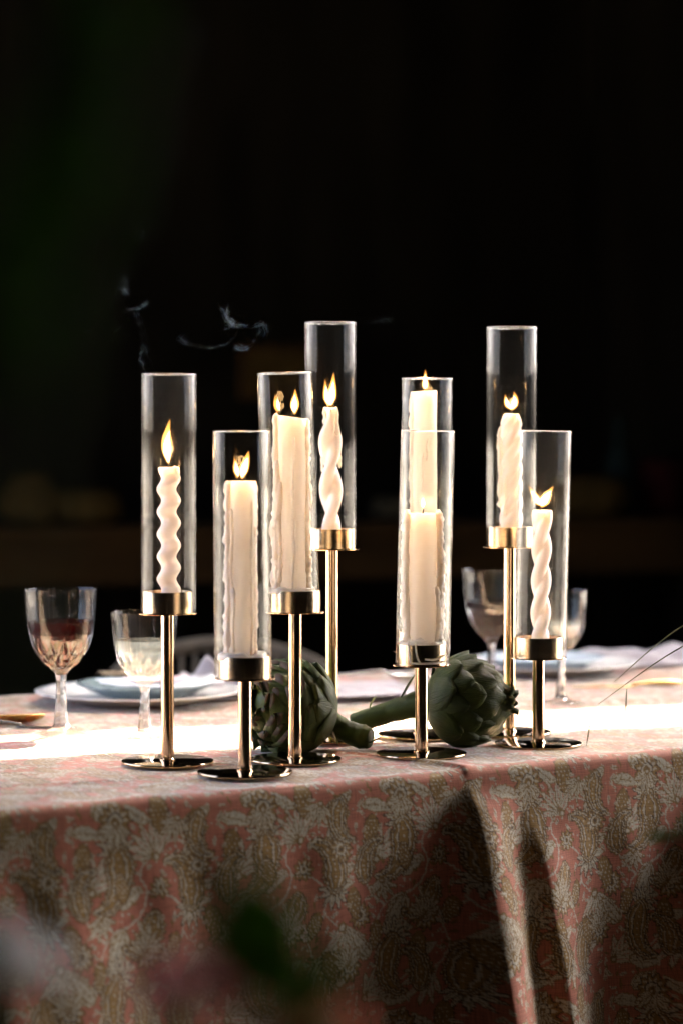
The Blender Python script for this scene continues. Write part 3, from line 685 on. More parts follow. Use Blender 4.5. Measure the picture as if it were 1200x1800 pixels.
# ------------------------------------------------------------------ artichokes
def bract_mat(name, col, col2, edge):
    m, nt, N, P, O = newmat(name); L = nt.links.new
    tc = N.new('ShaderNodeTexCoord'); mp = N.new('ShaderNodeMapping'); mp.inputs['Scale'].default_value = (1, 1, 1)
    L(tc.outputs['Object'], mp.inputs[0]); nz = N.new('ShaderNodeTexNoise'); nz.inputs['Scale'].default_value = 45; nz.inputs['Detail'].default_value = 5
    L(mp.outputs[0], nz.inputs['Vector']); rp = N.new('ShaderNodeValToRGB')
    e = rp.color_ramp.elements; e[0].position = .3; e[0].color = (*col2, 1); e[1].position = .62; e[1].color = (*col, 1)
    k = e.new(.8); k.color = (*edge, 1)
    L(nz.outputs['Fac'], rp.inputs[0]); L(rp.outputs[0], P.inputs['Base Color'])
    uvn = N.new('ShaderNodeUVMap'); m2 = N.new('ShaderNodeMapping'); m2.inputs['Scale'].default_value = (3, 40, 1); L(uvn.outputs[0], m2.inputs[0])
    n2 = N.new('ShaderNodeTexNoise'); n2.inputs['Scale'].default_value = 1; n2.inputs['Detail'].default_value = 3; L(m2.outputs[0], n2.inputs['Vector'])
    P.inputs['Specular IOR Level'].default_value = .18
    bp = N.new('ShaderNodeBump'); bp.inputs['Strength'].default_value = 1.0; bp.inputs['Distance'].default_value = .0016; L(n2.outputs['Fac'], bp.inputs['Height']); L(bp.outputs[0], P.inputs['Normal'])
    mrr = N.new('ShaderNodeMapRange'); mrr.inputs['To Min'].default_value = .34; mrr.inputs['To Max'].default_value = .6; L(n2.outputs['Fac'], mrr.inputs['Value']); L(mrr.outputs[0], P.inputs['Roughness'])
    return m
M['bract'] = bract_mat('artichoke_green', (.046, .066, .010), (.022, .036, .006), (.080, .088, .024))
M['bract_pale'] = bract_mat('artichoke_pale_green', (.085, .115, .030), (.040, .062, .014), (.14, .115, .080))
M['bract_tip'] = pmat('dried_tip', (.060, .036, .012), .7, var=.4, vscale=150)
M['stalk'] = pmat('artichoke_stalk', (.060, .090, .022), .6, spec=.25, vscale=35, bump=.5, bscale=120, col2=(.035, .052, .014))
M['stalk_cut'] = pmat('cut_stalk', (.20, .22, .09), .7, var=.3, vscale=200)
M['young_leaf'] = pmat('young_leaf', (.20, .25, .05), .5, var=.3, vscale=80)
def artichoke(loc, axis, label, n, LG, RM, mat, seed, stalk, curl=0.0, width=.030, ln=.40, s0=-.02, s1=.80, spin=0, shrink=.35):
    rr = random.Random(seed); root = empty('artichoke', loc, label, 'artichoke')
    ax = Vector(axis).normalized(); q = ax.to_track_quat('Z', 'Y')
    def Rp(s):
        s = min(max(s, 0.0), 1.0); return RM*(math.sin(PI*(.06+.90*s**.82))**.62)*(1 if s < .9 else 1-.5*(s-.9)/.1)
    def pos(s, phi, lift):
        r = Rp(s)+lift; z = (s-.5)*LG
        return q @ Vector((r*math.cos(phi), r*math.sin(phi), z))
    prof = [(0, -.5*LG)]+[(Rp(k/20)*.93, (k/20-.5)*LG) for k in range(21)]+[(0, .5*LG)]
    V, Fc = lathe(prof, 40); V = [tuple(q @ Vector(v)) for v in V]
    mk('core', (V, Fc), mat, root)
    for i in range(n):
        f = i/(n-1); si = s0+(s1-s0)*f**.85; ph0 = i*2.39996+spin+rr.uniform(-.08, .08); L_ = ln*(1-shrink*.8*f)*rr.uniform(.92, 1.06); w0 = width*(1-shrink*f)*rr.uniform(.9, 1.1)
        tipl = rr.uniform(.005, .010)*(1+curl*.5); cu = curl*rr.uniform(.5, 1.5)*min(1, f*2.2)
        def fn(u, v, si=si, ph0=ph0, L_=L_, w0=w0, tipl=tipl, cu=cu):
            vv = (v-.5)*2; s = si+u*L_
            hw = w0*((1-u**2.6)**.85)*(.72+.5*min(u*2.2, 1)*(1-.35*u))+.0004
            over = max(0, s-.97)
            lift = .0015+tipl*u**2.2-.0035*vv*vv*(.4+u)+.0012*(1-abs(vv))*u
            rb = max(Rp(s), .016); phi = ph0+vv*hw/rb
            if cu: phi += cu*.5*u**4; lift += cu*.006*u**4
            p = pos(min(s, 1.0), phi, lift)
            if over: p = p+ax*over*LG
            return tuple(p)
        V, Fc = sheet(fn, 9, 7, .0009)
        fm = [0]*len(Fc)
        if curl and f > .4:
            for k in range(6, 48): 
                if k//6 >= 7: fm[k] = 1; fm[k+48] = 1
        o = mk('bract', (V, Fc), None, root, mats=[mat, M['bract_tip']], fmat=fm)
        uvl = o.data.uv_layers.new(name='uv'); nv = 63; uvd = np.array([((k % nv)//7/8, (k % nv) % 7/6) for k in range(len(V))])
        li = np.empty(len(o.data.loops), int); o.data.loops.foreach_get('vertex_index', li); uvl.data.foreach_set('uv', uvd[li].ravel())
    S = spline([Vector(p) for p in stalk[0]], 7); R = lerp_list(stalk[1], len(S)); R = [r*(1+.02*math.sin(i*1.3)+.012*math.sin(i*3.1)) for i, r in enumerate(R)]
    st = mk('stalk', tube(S, R, 18), M['stalk'], root, smooth=50)
    return root, S, R
def leaflet(root, p, d, up, ln, w, mat, name='leaf', curlv=.3):
    d = Vector(d).normalized(); up = Vector(up).normalized(); sd = d.cross(up).normalized(); p = Vector(p)
    def fn(u, v):
        vv = (v-.5)*2; hw = w*math.sin(PI*(u*.93+.05))**.8
        return tuple(p+d*ln*u+up*(curlv*ln*u*u+abs(vv)*hw*.5)+sd*vv*hw)
    return mk(name, sheet(fn, 7, 5, .0007), mat, root)
# right artichoke: tip to the right, stalk running to the left
cA = Vector((.1580, 3.125, TZ+.0565))
ra, S, R = artichoke(cA, (.95, -.24, .05), 'dark green artichoke with its tip to the right and stalk raised to the left', 44, .100, .0535, M['bract'], 4,
    ([(-.045, .012, .000), (-.072, .02, -.008), (-.100, .03, -.017), (-.130, .035, -.0275), (-.143, .038, -.032)], [.021, .0155, .0135, .0130, .0125]), width=.031, ln=.50, spin=.4, s0=-.08, s1=.76)
leaflet(ra, (-.083, .010, .004), (.55, -.15, .75), (-.6, 0, .8), .034, .006, M['stalk'], curlv=.1)
leaflet(ra, (-.122, .030, -.012), (.25, 0, 1), (-1, 0, .2), .017, .0035, M['young_leaf'], curlv=-.25)
leaflet(ra, (-.045, .0, .030), (.4, -.2, 1), (-.6, 0, .8), .03, .008, M['bract'], curlv=.2)
# left artichoke: dried curled tips to the left, stalk lying to the right
cB = Vector((-.062, 3.075, TZ+.0545))
rb, S, R = artichoke(cB, (-.70, -.62, .22), 'grey green artichoke with curled brown tips and a short stalk, on the left', 70, .104, .0530, M['bract_pale'], 8,
    ([(.030, .03, -.012), (.050, .034, -.024), (.068, .032, -.033), (.088, .026, -.039), (.098, .022, -.0405)], [.021, .016, .014, .0155, .012]), curl=1.0, width=.033, ln=.50, spin=1.1, shrink=.62, s1=.84)
leaflet(rb, (.046, .012, -.018), (.25, -.4, -.9), (1, 0, .2), .032, .008, M['bract_pale'], curlv=.1)
leaflet(rb, (.096, .018, -.046), (1, 0, .25), (0, 0, 1), .016, .003, M['bract_pale'], curlv=.2)
leaflet(rb, (.05, .02, -.006), (.5, -.3, .5), (0, 0, 1), .012, .003, M['young_leaf'], curlv=.2)

# ------------------------------------------------------------------ goblets
def goblet(x, y, rim, H, label, wine, level, grp='cut crystal goblets'):
    root = empty('goblet', (x, y, TZ+.0012), label, 'wine glass', grp); k = H/.19; rk = rim/.046
    zb = .082*k; zt = H
    # outer bowl profile from the stem to the rim
    ob = [(.0070, zb-.004*k), (.0105, zb+.001*k), (.0205, zb+.0085*k), (.0290, zb+.0185*k), (.0350, zb+.030*k), (.0390, zb+.043*k), (.0415, zb+.057*k), (.0432, zb+.073*k), (.0448, zb+.090*k), (.0459, zt-.0006), ]
    ob = [(r*rk, z) for r, z in ob]
    zz = [p[1] for p in ob]; rr_ = [p[0] for p in ob]
    zs = list(np.linspace(zb-.004*k, zb+.047*k, 44))+list(np.linspace(zb+.050*k, zt-.0008, 14)); outer = [(float(np.interp(z, zz, rr_)), z) for z in zs]
    n = 140; nf = 14
    def cut(t, r, z, kk):
        h = (z-zb)/k
        if h < .0 or h > .0465 or r < .008: return r
        ph = nf*t/(2*PI); tri = lambda q: abs((q % 1.0)-.5)*2
        if h < .024:
            g1, g2 = tri(ph+h/.024), tri(ph-h/.024); dp = .0042*(1-min(g1, g2))*min(1, h/.005)
        else:
            f = (h-.024)/.0225*(1.0 if int(ph+.5) % 2 else 1.3); g1 = tri(ph)
            dp = .0042*max(0, (g1-f)/(1.0)) if f < 1 else 0
        return r-dp*rk
    inner = [(max(r-.0019-(.0036 if z < zb+.048*k else 0)*rk, .0004), max(z, zb+.005*k)) for r, z in outer if z > zb+.005*k]
    ncut = 44; up = outer[ncut:]; iup = [q for q in inner if q[1] >= up[0][1]-1e-6]; ilo = [q for q in inner if q[1] <= up[0][1]+1e-6]
    V, Fc = lathe(up+[(up[-1][0]-.0004, zt), (iup[-1][0]+.0004, zt)]+iup[::-1], n, close=True)
    bw_ = mk('bowl', (V, Fc), M['bowl_glass'], root, smooth=30)
    lo = outer[:ncut]+[(up[0][0], up[0][1]-.0002)]; il = [(q[0], min(q[1], up[0][1]-.0002)) for q in ilo]
    V, Fc = lathe(lo+il[::-1]+[(0, il[0][1]-.0005)], n, lambda t, r, z, kk: cut(t, r, z, kk) if kk < ncut else r)
    mk('cut_band', (V, Fc), None, bw_, smooth=False, mats=[M['facet_glass'], M['wet_glass']], fmat=[0 if i < ncut*n else 1 for i in range(len(Fc))])
    st = [(.0070*rk, zb-.004*k), (.0062*rk, zb-.012*k), (.0064*rk, zb-.03*k), (.0078*rk, .03*k), (.0098*rk, .014*k), (.0112*rk, .0105*k)]
    V, Fc = lathe(st, 8); mk('stem', (V, Fc), M['crystal'], root, smooth=False)
    ft = [(.0112*rk, .0104*k), (.015*rk, .0075*k), (.022*rk, .0048*k), (.031*rk, .0028*k), (.0365*rk, .0022), (.0372*rk, .0012), (.0365*rk, .0002), (.02*rk, .0006), (0, .0012)]
    mk('foot', lathe(ft, 96), M['crystal'], root)
    if wine:
        zl = zb+level*k; iz = [p[1] for p in inner]; ir = [p[0] for p in inner]
        lz = np.linspace(inner[0][1]+.0004, zl, 24)
        lp = [(0, inner[0][1]+.0003)]+[(max(float(np.interp(z, iz, ir))-.00025, .0003), float(z)) for z in lz]+[(0, float(zl))]
        mk('wine', lathe(lp, 64), M[wine], root, smooth=40)
    return root
goblet(-.3636, 3.2411, .0478, .190, 'cut crystal goblet half full of red wine at far left', 'red_wine', .066)
goblet(-.2516, 3.1985, .0435, .163, 'cut crystal goblet of white wine behind the leftmost candle holder', 'white_wine', .066)
goblet(.2240, 3.7465, .0440, .188, 'blurred goblet of red wine behind the tall right holder', 'red_wine', .060)
goblet(.3183, 3.6270, .0385, .165, 'smaller blurred goblet of white wine right of the rightmost holder', 'white_wine', .058)

# ------------------------------------------------------------------ plates
def plate(x, y, z, r, label, rimmat, wellmat, scallop=0, h=.018, grp='plates', nl=26):
    root = empty('plate', (x, y, z), label, 'plate', grp)
    ring = lambda t, rr, zz, k: rr*(1+(scallop*.5*(1+math.cos(nl*t)) if rr > r*.8 else 0))
    rimp = [(r*.60, .0032), (r*.66, .0045), (r*.78, h*.55), (r*.93, h*.88), (r, h), (r*1.005, h-.0012), (r*.995, h-.0028), (r*.92, h*.72), (r*.76, h*.35), (r*.66, .0014), (r*.60, .001)]
    mk('rim', lathe(rimp, 208, ring, close=True), rimmat, root)
    mk('well', lathe([(0, .0008), (r*.60, .001), (r*.60, .0032), (r*.4, .0034), (0, .0034)], 96), wellmat, root, smooth=40)
    return root
plate(-.2953, 3.6503, TZ+.0012, .150, 'large white scalloped charger plate at the left place setting', M['china'], M['china'], .012)
plate(-.285, 3.655, TZ+.0085, .102, 'small teal plate stacked on the left charger', M['teal_china'], M['teal_china'], 0, .021)
plate(.3368, 4.107, TZ+.0012, .150, 'large pale rimmed charger plate at the blurred right setting', M['china'], M['teal_china'], .0)
plate(.330, 4.11, TZ+.0085, .102, 'smaller pale blue plate stacked on the right charger', M['blue_china'], M['blue_china'], 0, .019)
def card(name, x, y, z, rx, ry, rot, label, cat, mat, wav=0, n=9, bow=.004, grp=None):
    def fn(u, v):
        t = 2*PI*v; s = u; ww = 1+wav*math.cos(n*t)
        # superellipse outline
        c, sn = math.cos(t), math.sin(t); p = 3.2 if not wav else 2.6
        q = (abs(c)**p+abs(sn)**p)**(-1/p)
        X, Y = rx*s*q*c*ww, ry*s*q*sn*ww
        return (X, Y, bow*(X/rx)**2+.0008*math.sin(X*60+Y*40))
    o = mk(name, sheet(fn, 8, 73, .0008), mat, None, loc=(x, y, z), rot=(0, 0, rot))
    return tag(o, label, cat, grp)
card('menu_card', -.262, 3.640, TZ+.0300, .092, .070, .25, 'pale blue wavy edged menu paper on the teal plate', 'menu', M['paper'], .035, 11)
card('place_card', -.270, 3.642, TZ+.0345, .048, .026, .2, 'small pink name card lying on the pale menu paper', 'card', M['pink_paper'])
card('place_card', -.205, 3.68, TZ+.0345, .016, .011, .2, 'tiny white oval tag beside the pink name card', 'card', M['china'], grp=None)
# dried grass plume lying on the menu
tz = empty('dried_plume', (-.335, 3.66, TZ+.037), 'beige dried plume lying at the end of the pink name card', 'dried flower')
mk('plume_stalk', tube([(0, 0, 0), (.03, .004, .001), (.07, .010, .0)], .0009, 6), M['bract_tip'], tz)
M['plume'] = pmat('plume_fibre', (.45, .35, .22), .9, var=.2)
pv = []
for i in range(90):
    a = random.uniform(-.5, .5); l = random.uniform(.012, .026); x0 = random.uniform(0, .03)
    pv.append(tube([(x0, random.uniform(-.003, .003), .001), (x0-l*.5, a*l*.6, .003+random.uniform(0, .005)), (x0-l, a*l*1.2, random.uniform(.001, .008))], [.0006, .0004, .0002], 4))
tag(mk('plume_fibres', join(*pv), M['plume'], tz), kind='stuff')

# ------------------------------------------------------------------ linen
def napkin(loc, rot, lx, ly, label, hgt, seed, base=.002):
    rr = random.Random(seed); k = [(rr.uniform(5, 26)/lx*.2, rr.uniform(-12, 12)/ly*.2, rr.uniform(0, 6.3), rr.uniform(.3, 1)) for _ in range(7)]
    def fn(u, v):
        X, Y = (u-.5)*lx, (v-.5)*ly; e = min(1, 4*min(u, 1-u))*min(1, 4*min(v, 1-v))
        s = sum(a*math.sin(fx*X*6+fy*Y*6+p) for fx, fy, p, a in k)/2.4
        return (X+.006*math.sin(Y*40+seed), Y+.006*math.sin(X*33+seed*2), base+hgt*max(0, .45+.55*s)*e+.0015)
    o = mk('napkin', sheet(fn, 46, 34, .0012), M['linen'], None, loc=loc, rot=(0, 0, rot)); return tag(o, label, 'napkin', 'linen napkins')
napkin((-.165, 3.80, TZ+.001), .5, .18, .26, 'crumpled grey linen napkin behind the left plates', .045, 3)
napkin((.525, 4.30, TZ+.001), .5, .36, .20, 'crumpled mauve linen napkin behind the right plates', .030, 6)
napkin((.03, 3.74, TZ+.001), .3, .17, .20, 'flat folded pinkish linen napkin between the two artichoke stalks', .007, 9, .008)
napkin((-.62, 3.52, TZ+.001), .6, .16, .12, 'grey linen napkin cut off at the left edge of the table', .02, 12)

# ------------------------------------------------------------------ cutlery
def spoon(loc, rot, label, mat, ln=.20, bl=.062, bw=.020, tip=0.0, roll=0):
    root = empty('spoon', loc, label, 'spoon', 'cutlery', rot=(roll, tip, rot))
    def fn(u, v):
        t = u*PI; vv = (v-.5)*2; hw = bw*math.sin(t*.985+.02)**.75
        return (bl*(1-math.cos(t))*.5, vv*hw, .0125-.010*(math.sin(t)**.9)*(1-.85*vv*vv)-.000*u)
    mk('bowl', sheet(fn, 16, 11, .0012), mat, root)
    P = [(.0015, 0, .0125), (-.02, 0, .017), (-.06, 0, .012), (-ln*.7, 0, .006), (-ln, 0, .005)]
    mk('handle', tube(spline(P, 5), [.003, .0024, .0026, .0045, .006, .003], 10, flat=.45), mat, root)
def knife(loc, rot, label, mat, bl=.11, hl_=.10):
    root = empty('knife', loc, label, 'knife', 'cutlery', rot=(0, 0, rot))
    def fn(u, v): return (bl*u, (.009*math.sin(PI*min(1, u*.5+.45)))*(v-.5)*2, .0022+.001*(1-abs(v-.5)*2))
    mk('blade', sheet(fn, 12, 5, .0012), mat, root)
    mk('handle', tube(spline([(.004, 0, .004), (-.02, 0, .0055), (-hl_*.6, 0, .0060), (-hl_, 0, .0055)], 5), [.004, .0055, .0075, .0085, .006], 12, flat=.6), mat, root)
spoon((-.462, 3.362, TZ+.001), .15, 'gold spoon with its bowl towards the red wine goblet', M['gold'], bl=.062, bw=.021, roll=-.2)
knife((-.43, 3.325, TZ+.001), -.35, 'dark table knife lying beyond the foot of the red wine goblet', M['dark_metal'], bl=.085)
knife((.452, 3.86, TZ+.001), 3.30, 'gold handled knife lying right of the right plates', M['gold'], bl=.10, hl_=.075)
knife((.62, 4.02, TZ+.001), .55, 'second gold knife further back at the right edge', M['gold'], bl=.1, hl_=.06)
spoon((.075, 3.955, TZ+.001), .1, 'silver spoon lying at the back between the candle holders', M['silver'], bl=.05, bw=.018)

# ------------------------------------------------------------------ chairs beyond the table
M['rattan'] = pmat('rattan', (.10, .078, .05), .7, var=.25, vscale=60, bump=.4, bscale=150)
def chair(x, y, rz, label):
    root = empty('chair', (x, y, 0), label, 'chair', 'rattan chairs on the far side', rot=(0, 0, rz))
    mk('seat', lathe([(0, .43), (.20, .43), (.215, .44), (.215, .455), (.20, .465), (0, .46)], 48), M['rattan'], root)
    for sx in (-1, 1):
        for sy in (-1, 1):
            mk('leg', tube([(sx*.15, sy*.15, .44), (sx*.18, sy*.18, 0)], [.017, .013], 12), M['rattan'], root)
    P = [(.19*math.cos(t), .06+.13*math.sin(t), .45+.0) for t in (0, PI)]
    arch = [(-.20, .10, .45), (-.215, .17, .58), (-.19, .215, .69), (0, .245, .735), (.19, .215, .69), (.215, .17, .58), (.20, .10, .45)]
    mk('back_frame', tube(spline(arch, 8), .015, 12), M['rattan'], root)
    for i in range(15):
        f = (i-7)/7.5; xx = f*.195; zt = .735-.05*abs(f)**2.2
        mk('cane', tube([(xx*.95, .11+.02*(1-f*f), .455), (xx, .165+.03*(1-f*f), .60), (xx, .20+.043*(1-f*f), zt)], .0045, 6), M['rattan'], root)
chair(-.22, 4.62, -.35+HA, 'rattan chair with a rounded back behind the left plates')

# ------------------------------------------------------------------ grass stems reaching in from the right
M['straw'] = pmat('green_straw', (.10, .10, .035), .6, var=.3, vscale=50)
def oat(P, label, spikes, r=.0011):
    root = empty('grass_stem', P[0], label, 'grass', 'grass stems at the right'); o = Vector(P[0])
    S = spline([Vector(p)-o for p in P], 10)
    mk('stalk', tube(S, [r*2.4, r*2, r*1.3, r, r*.8, r*.35], 7), M['straw'], root)
    for a, b, w in spikes:
        A_, B_ = Vector(a)-o, Vector(b)-o
        mk('spikelet', tube([A_, A_.lerp(B_, .3), A_.lerp(B_, .7), B_], [w*.25, w*.8, w, w*.15], 7, flat=.5), M['straw'], root)
oat([(.80, 2.70, 0), (.76, 2.80, .55), (.66, 2.96, .93), (.53, 3.06, .955), (.4235, 3.10, .904), (.338, 3.10, .834)], 'thin green grass stem arching in from the right, the upper one', [])
oat([(.86, 2.72, 0), (.80, 2.82, .50), (.66, 2.97, .90), (.53, 3.05, .925), (.4235, 3.09, .880), (.318, 3.10, .806)], 'thin green grass stem with hanging seed heads, the lower one at the right',
    [((.354, 3.10, .8305), (.3515, 3.10, .785), .0018), ((.3105, 3.10, .797), (.3035, 3.10, .7535), .0019)])

# ------------------------------------------------------------------ smoke above the left chimneys
M['smoke'] = volmat('candle_smoke', dens=5.5, col=(.52, .74, .85))
# each wisp: (x, z) path, half widths along it, depth offset
wisps = [
 ([(-0.1490, 1.2985), (-0.1429, 1.2896), (-0.1361, 1.2781), (-0.1293, 1.2713), (-0.1191, 1.2693), (-0.1089, 1.2706)], [0.0006, 0.0022, 0.0034, 0.0028, 0.0016, 0.0006], 0),
 ([(-0.1358, 1.2990), (-0.1359, 1.2881), (-0.1338, 1.2799), (-0.1277, 1.2745), (-0.1174, 1.2724)], [0.0008, 0.0024, 0.0034, 0.0026, 0.0008], 0.01),
 ([(-0.1391, 1.2756), (-0.1336, 1.2783), (-0.1268, 1.2756), (-0.1329, 1.2708), (-0.1377, 1.2702)], [0.0008, 0.0022, 0.0022, 0.002, 0.0006], 0.005),
 ([(-0.1184, 1.2706), (-0.1055, 1.2693), (-0.0987, 1.2727), (-0.0926, 1.2740), (-0.0892, 1.2672), (-0.0898, 1.2591)], [0.0006, 0.0012, 0.0024, 0.0026, 0.0016, 0.0006], 0.0),
 ([(-0.0989, 1.2717), (-0.0969, 1.2648), (-0.1010, 1.2594), (-0.1044, 1.2512), (-0.1119, 1.2451), (-0.1229, 1.2451), (-0.1270, 1.2492)], [0.0006, 0.0018, 0.001, 0.001, 0.0016, 0.0024, 0.0006], 0.008),
 ([(-0.1247, 1.2695), (-0.1274, 1.2599), (-0.1371, 1.2510), (-0.1542, 1.2462), (-0.1747, 1.2482), (-0.1905, 1.2530), (-0.1946, 1.2585), (-0.1864, 1.2626)], [0.0006, 0.0014, 0.0014, 0.0012, 0.0012, 0.0014, 0.0012, 0.0004], 0.02),
 ([(-0.2343, 1.2142), (-0.2383, 1.2251), (-0.2424, 1.2333), (-0.2396, 1.2421), (-0.2403, 1.2496)], [0.0008, 0.0014, 0.0018, 0.0014, 0.0006], 0),
 ([(-0.2213, 1.2142), (-0.2261, 1.2251), (-0.2328, 1.2373), (-0.2383, 1.2523), (-0.2409, 1.2659), (-0.2429, 1.2795), (-0.2463, 1.2890)], [0.0004, 0.0006, 0.0008, 0.001, 0.001, 0.0012, 0.0008], 0),
 ([(-0.2608, 1.2936), (-0.2512, 1.2915), (-0.2417, 1.2936), (-0.2342, 1.2976), (-0.2376, 1.3004)], [0.0008, 0.002, 0.0022, 0.002, 0.0006], 0.01),
 ([(-0.2312, 1.2528), (-0.2367, 1.2651), (-0.2414, 1.2761), (-0.2462, 1.2884)], [0.0004, 0.0008, 0.0008, 0.0006], 0.015),
 ([(-0.2726, 1.3064), (-0.2698, 1.3146), (-0.2643, 1.3173), (-0.2589, 1.3118), (-0.2555, 1.3064)], [0.0006, 0.0014, 0.0016, 0.0018, 0.0006], 0.02),
 ([(-0.2953, 1.3631), (-0.2946, 1.3700), (-0.2911, 1.3768)], [0.0006, 0.0018, 0.0008], 0.03),
 ([(-0.2395, 1.3883), (-0.2375, 1.3842), (-0.2389, 1.3774), (-0.2423, 1.3733)], [0.0008, 0.0018, 0.0012, 0.0004], 0.02),
 ([(-0.3135, 1.2658), (-0.3066, 1.2644), (-0.3011, 1.2616)], [0.0006, 0.0014, 0.0006], 0.03),
 ([(-0.2741, 1.2633), (-0.2706, 1.2667), (-0.2665, 1.2701)], [0.0006, 0.0014, 0.0006], 0.02),
 ([(-0.2561, 1.3214), (-0.2602, 1.3310), (-0.2698, 1.3337)], [0.0004, 0.001, 0.0004], 0.02),
 ([(-0.2913, 1.3289), (-0.2885, 1.3316)], [0.0012, 0.0008], 0.03),
 ([(-0.3022, 1.3439), (-0.2995, 1.3480)], [0.001, 0.0006], 0.03),
 ([(0.0281, 1.2771), (0.0527, 1.2827), (0.0633, 1.2799)], [0.0004, 0.0016, 0.0006], 0.1),
 ([(0.2471, 1.1654), (0.2544, 1.1669)], [0.001, 0.0006], 0.2),
]
ps = []
for P, R, dz in wisps:
    S = spline([(a, 3.0+dz, b) for a, b in P], 7); n = len(S)
    S = [p+Vector((.0006*math.sin(i*.9), .003*math.sin(i*.5), .0006*math.cos(i*.7))) for i, p in enumerate(S)]
    for k in range(7):
        off = Vector((random.uniform(-.003, .003), random.uniform(-.006, .006), random.uniform(-.003, .003)))
        ps.append(tube([p+off*(i/n+.3) for i, p in enumerate(S)], [r*random.uniform(.25, .75) for r in lerp_list(R, n)], 8))
sm = mk('smoke', join(*ps), M['smoke']); tag(sm, 'thin blue wisps of candle smoke drifting above the left chimneys', 'smoke', kind='stuff')

# ------------------------------------------------------------------ far side of the hall
sb = empty('sideboard', hall(.85, 5.2), 'long brown wooden sideboard in the dark at the back', 'sideboard', rot=(0, 0, HA))
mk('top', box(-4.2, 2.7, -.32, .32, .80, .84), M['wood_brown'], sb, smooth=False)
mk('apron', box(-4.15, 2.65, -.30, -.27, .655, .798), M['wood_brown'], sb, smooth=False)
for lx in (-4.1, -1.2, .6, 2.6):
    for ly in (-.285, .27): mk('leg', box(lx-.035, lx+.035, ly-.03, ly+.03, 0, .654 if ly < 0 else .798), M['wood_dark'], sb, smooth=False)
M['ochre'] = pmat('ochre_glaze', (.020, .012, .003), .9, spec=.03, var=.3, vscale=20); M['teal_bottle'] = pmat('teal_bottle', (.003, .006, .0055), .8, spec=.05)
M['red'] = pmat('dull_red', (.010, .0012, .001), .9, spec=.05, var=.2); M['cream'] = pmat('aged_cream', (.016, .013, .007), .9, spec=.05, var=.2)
def jar(u, prof, mat, label, cat, name, v=5.12, extra=None):
    r = empty(name, hall(u, v, .841), label, cat)
    mk('body', lathe(prof, 32), mat, r)
    if extra: mk(extra[0], lathe(extra[1], 24), extra[2], r)
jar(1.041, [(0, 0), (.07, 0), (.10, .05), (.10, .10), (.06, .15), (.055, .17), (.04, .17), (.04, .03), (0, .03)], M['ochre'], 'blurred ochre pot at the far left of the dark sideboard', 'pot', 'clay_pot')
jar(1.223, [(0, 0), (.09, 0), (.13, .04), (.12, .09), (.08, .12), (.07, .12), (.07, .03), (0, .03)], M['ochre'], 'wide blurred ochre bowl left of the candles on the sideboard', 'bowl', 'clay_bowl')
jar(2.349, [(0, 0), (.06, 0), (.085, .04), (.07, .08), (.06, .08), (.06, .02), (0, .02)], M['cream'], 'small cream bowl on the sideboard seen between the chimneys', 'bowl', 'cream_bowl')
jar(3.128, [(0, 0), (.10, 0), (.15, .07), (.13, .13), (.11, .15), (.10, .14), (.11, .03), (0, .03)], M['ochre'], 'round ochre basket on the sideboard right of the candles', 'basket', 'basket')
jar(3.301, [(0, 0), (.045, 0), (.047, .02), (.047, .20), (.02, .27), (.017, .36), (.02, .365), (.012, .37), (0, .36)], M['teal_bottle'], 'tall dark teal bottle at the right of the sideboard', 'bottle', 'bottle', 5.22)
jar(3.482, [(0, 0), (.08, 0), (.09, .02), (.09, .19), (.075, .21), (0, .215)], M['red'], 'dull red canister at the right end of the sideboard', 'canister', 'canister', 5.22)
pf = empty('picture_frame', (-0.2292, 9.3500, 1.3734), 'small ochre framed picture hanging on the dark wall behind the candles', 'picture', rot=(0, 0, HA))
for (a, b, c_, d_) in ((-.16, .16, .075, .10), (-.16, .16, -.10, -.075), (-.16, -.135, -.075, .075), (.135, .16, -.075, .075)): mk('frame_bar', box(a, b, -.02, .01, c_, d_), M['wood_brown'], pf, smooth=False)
mk('panel', box(-.134, .134, -.008, .0, -.074, .074), M['ochre'], pf, smooth=False)

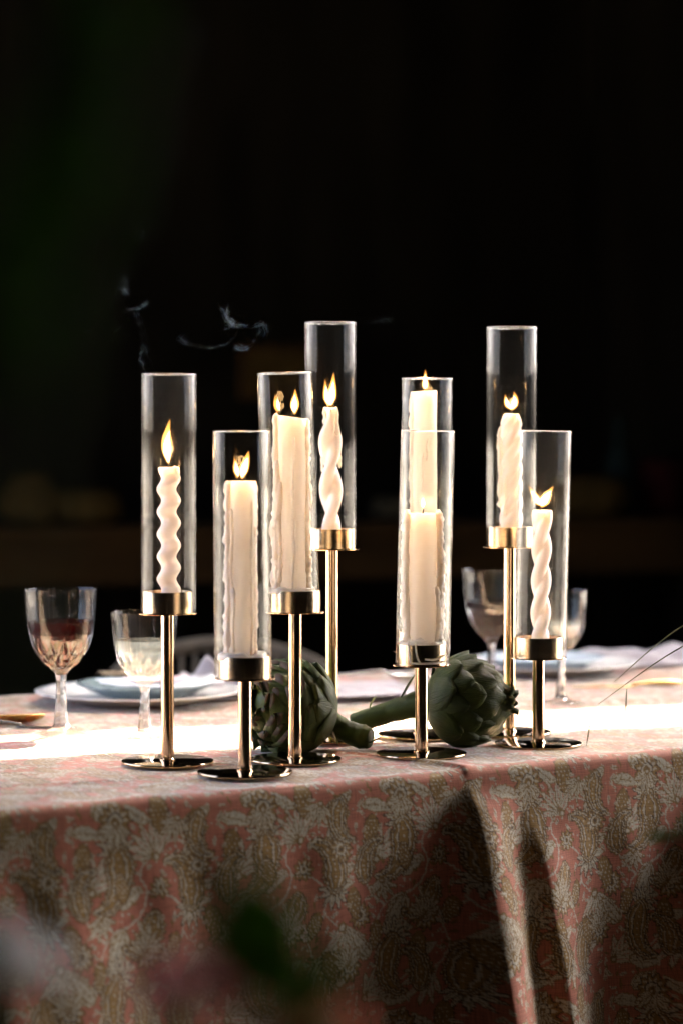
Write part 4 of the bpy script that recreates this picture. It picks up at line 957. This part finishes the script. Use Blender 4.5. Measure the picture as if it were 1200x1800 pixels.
# ------------------------------------------------------------------ blurred flowers close to the camera
def petal(name, col):
    m, nt, N, P, O = newmat(name); L = nt.links.new; P.inputs['Base Color'].default_value = (*col, 1); P.inputs['Roughness'].default_value = .6
    tl = N.new('ShaderNodeBsdfTranslucent'); tl.inputs[0].default_value = (*col, 1); mx = N.new('ShaderNodeMixShader'); mx.inputs[0].default_value = .5
    L(P.outputs[0], mx.inputs[1]); L(tl.outputs[0], mx.inputs[2]); L(mx.outputs[0], O.inputs['Surface']); return m
M['petal_pink'] = petal('pink_petal', (.82, .45, .50)); M['petal_white'] = petal('white_petal', (.88, .88, .88)); M['petal_peach'] = petal('peach_petal', (.80, .42, .26))
M['leaf'] = petal('foreground_leaf', (.075, .135, .026)); M['flower_stem'] = pmat('flower_stem', (.04, .065, .015), .8, spec=.05, var=.3)
def flower(p, r, mat, label, seed):
    rr = random.Random(seed); p = Vector(p); b = Vector((p.x+rr.uniform(-.05, .05), p.y+rr.uniform(-.05, .05), 0))
    root = empty('flower', b, label, 'flower', 'blurred flowers in the foreground'); q = p-b
    mk('stem', tube(spline([(0, 0, 0), (q.x*.3+.01, q.y*.2, q.z*.5), (q.x, q.y, q.z-.004)], 6), [.003, .0025, .002], 8), M['flower_stem'], root)
    for k in range(22):
        f = k/21; a = k*2.4; el = .15+1.25*(1-f); L_ = r*(1-.45*(1-f)); w = r*.55
        def fn(u, v, a=a, el=el, L_=L_, w=w):
            vv = (v-.5)*2; hw = w*math.sin(PI*(u*.8+.1))**.7; e2 = el+.5*(1-u)*.4
            rad = L_*u*math.cos(e2)+.002; z = L_*u*math.sin(e2)+.12*r*vv*vv*u
            return (q.x+rad*math.cos(a)-vv*hw*math.sin(a), q.y+rad*math.sin(a)+vv*hw*math.cos(a), q.z+z-r*.35)
        mk('petal', sheet(fn, 6, 5, .0006), mat, root)
    for k in range(2):
        z = q.z*(.55+.2*k); a = rr.uniform(0, 6.3); leaflet(root, (q.x*.7, q.y*.7, z), (math.cos(a), math.sin(a), .5), (0, 0, 1), .06, .014, M['leaf'])
flower((-0.1210, 0.8510, 0.9611), .026, M['petal_white'], 'blurred white flower at the bottom left corner', 1)
flower((-0.0516, 0.8510, 0.9527), .019, M['petal_pink'], 'blurred pink flower at the bottom, left of the green leaf', 2)
flower((-0.0104, 0.8288, 0.9409), .019, M['petal_peach'], 'blurred peach flower cut off by the bottom edge under the green leaf', 3)
def leafy(base, spine, leaves, label):
    root = empty('leafy_stem', base, label, 'plant', 'blurred leafy stems in the foreground'); b = Vector(base)
    mk('stem', tube(spline([Vector(p)-b for p in spine], 6), [.0032, .0026, .002, .0012], 8), M['flower_stem'], root)
    for p, d_, ln, w in leaves: leaflet(root, Vector(p)-b, d_, (0, -1, .35), ln, w, M['leaf'], curlv=.1)
q = Vector((-0.0192, 0.7770, 0.9739))
leafy((q.x+.01, q.y+.03, 0), [(q.x+.01, q.y+.03, 0), (q.x+.005, q.y+.02, .5), tuple(q-Vector((0, 0, .03))), tuple(q)],
      [(q-Vector((.004, 0, .012)), (-.15, 0, 1), .042, .017), (q-Vector((0, 0, .025)), (.9, 0, -.5), .04, .010), (q-Vector((0, 0, .02)), (.6, .1, .7), .03, .009)], 'blurred dark green leaf in front of the hanging cloth')
q = Vector((-0.0579, 0.5328, 1.1756))
leafy((q.x-.03, q.y+.02, 0), [(q.x-.03, q.y+.02, 0), (q.x-.03, q.y+.01, .7), (q.x-.01, q.y, 1.1), tuple(q+Vector((.005, 0, .03)))],
      [(q, (.1, 0, 1), .05, .012), (q-Vector((.004, 0, .03)), (-.2, 0, 1), .05, .010), (q+Vector((.004, 0, .03)), (.2, 0, 1), .035, .011)], 'tall blurred green leafy stem at the upper left')
q = Vector((0.2386, 1.9000, 0.8344))
leafy((q.x+.1, q.y, 0), [(q.x+.1, q.y, 0), (q.x+.1, q.y, .6), (q.x+.06, q.y, q.z), tuple(q+Vector((.02, 0, .0)))],
      [(q+Vector((.02, 0, 0)), (-1, 0, -.05), .028, .004), (q+Vector((.03, 0, .004)), (-.5, 0, .7), .018, .004)], 'small blurred green sprig before the cloth at the right edge')
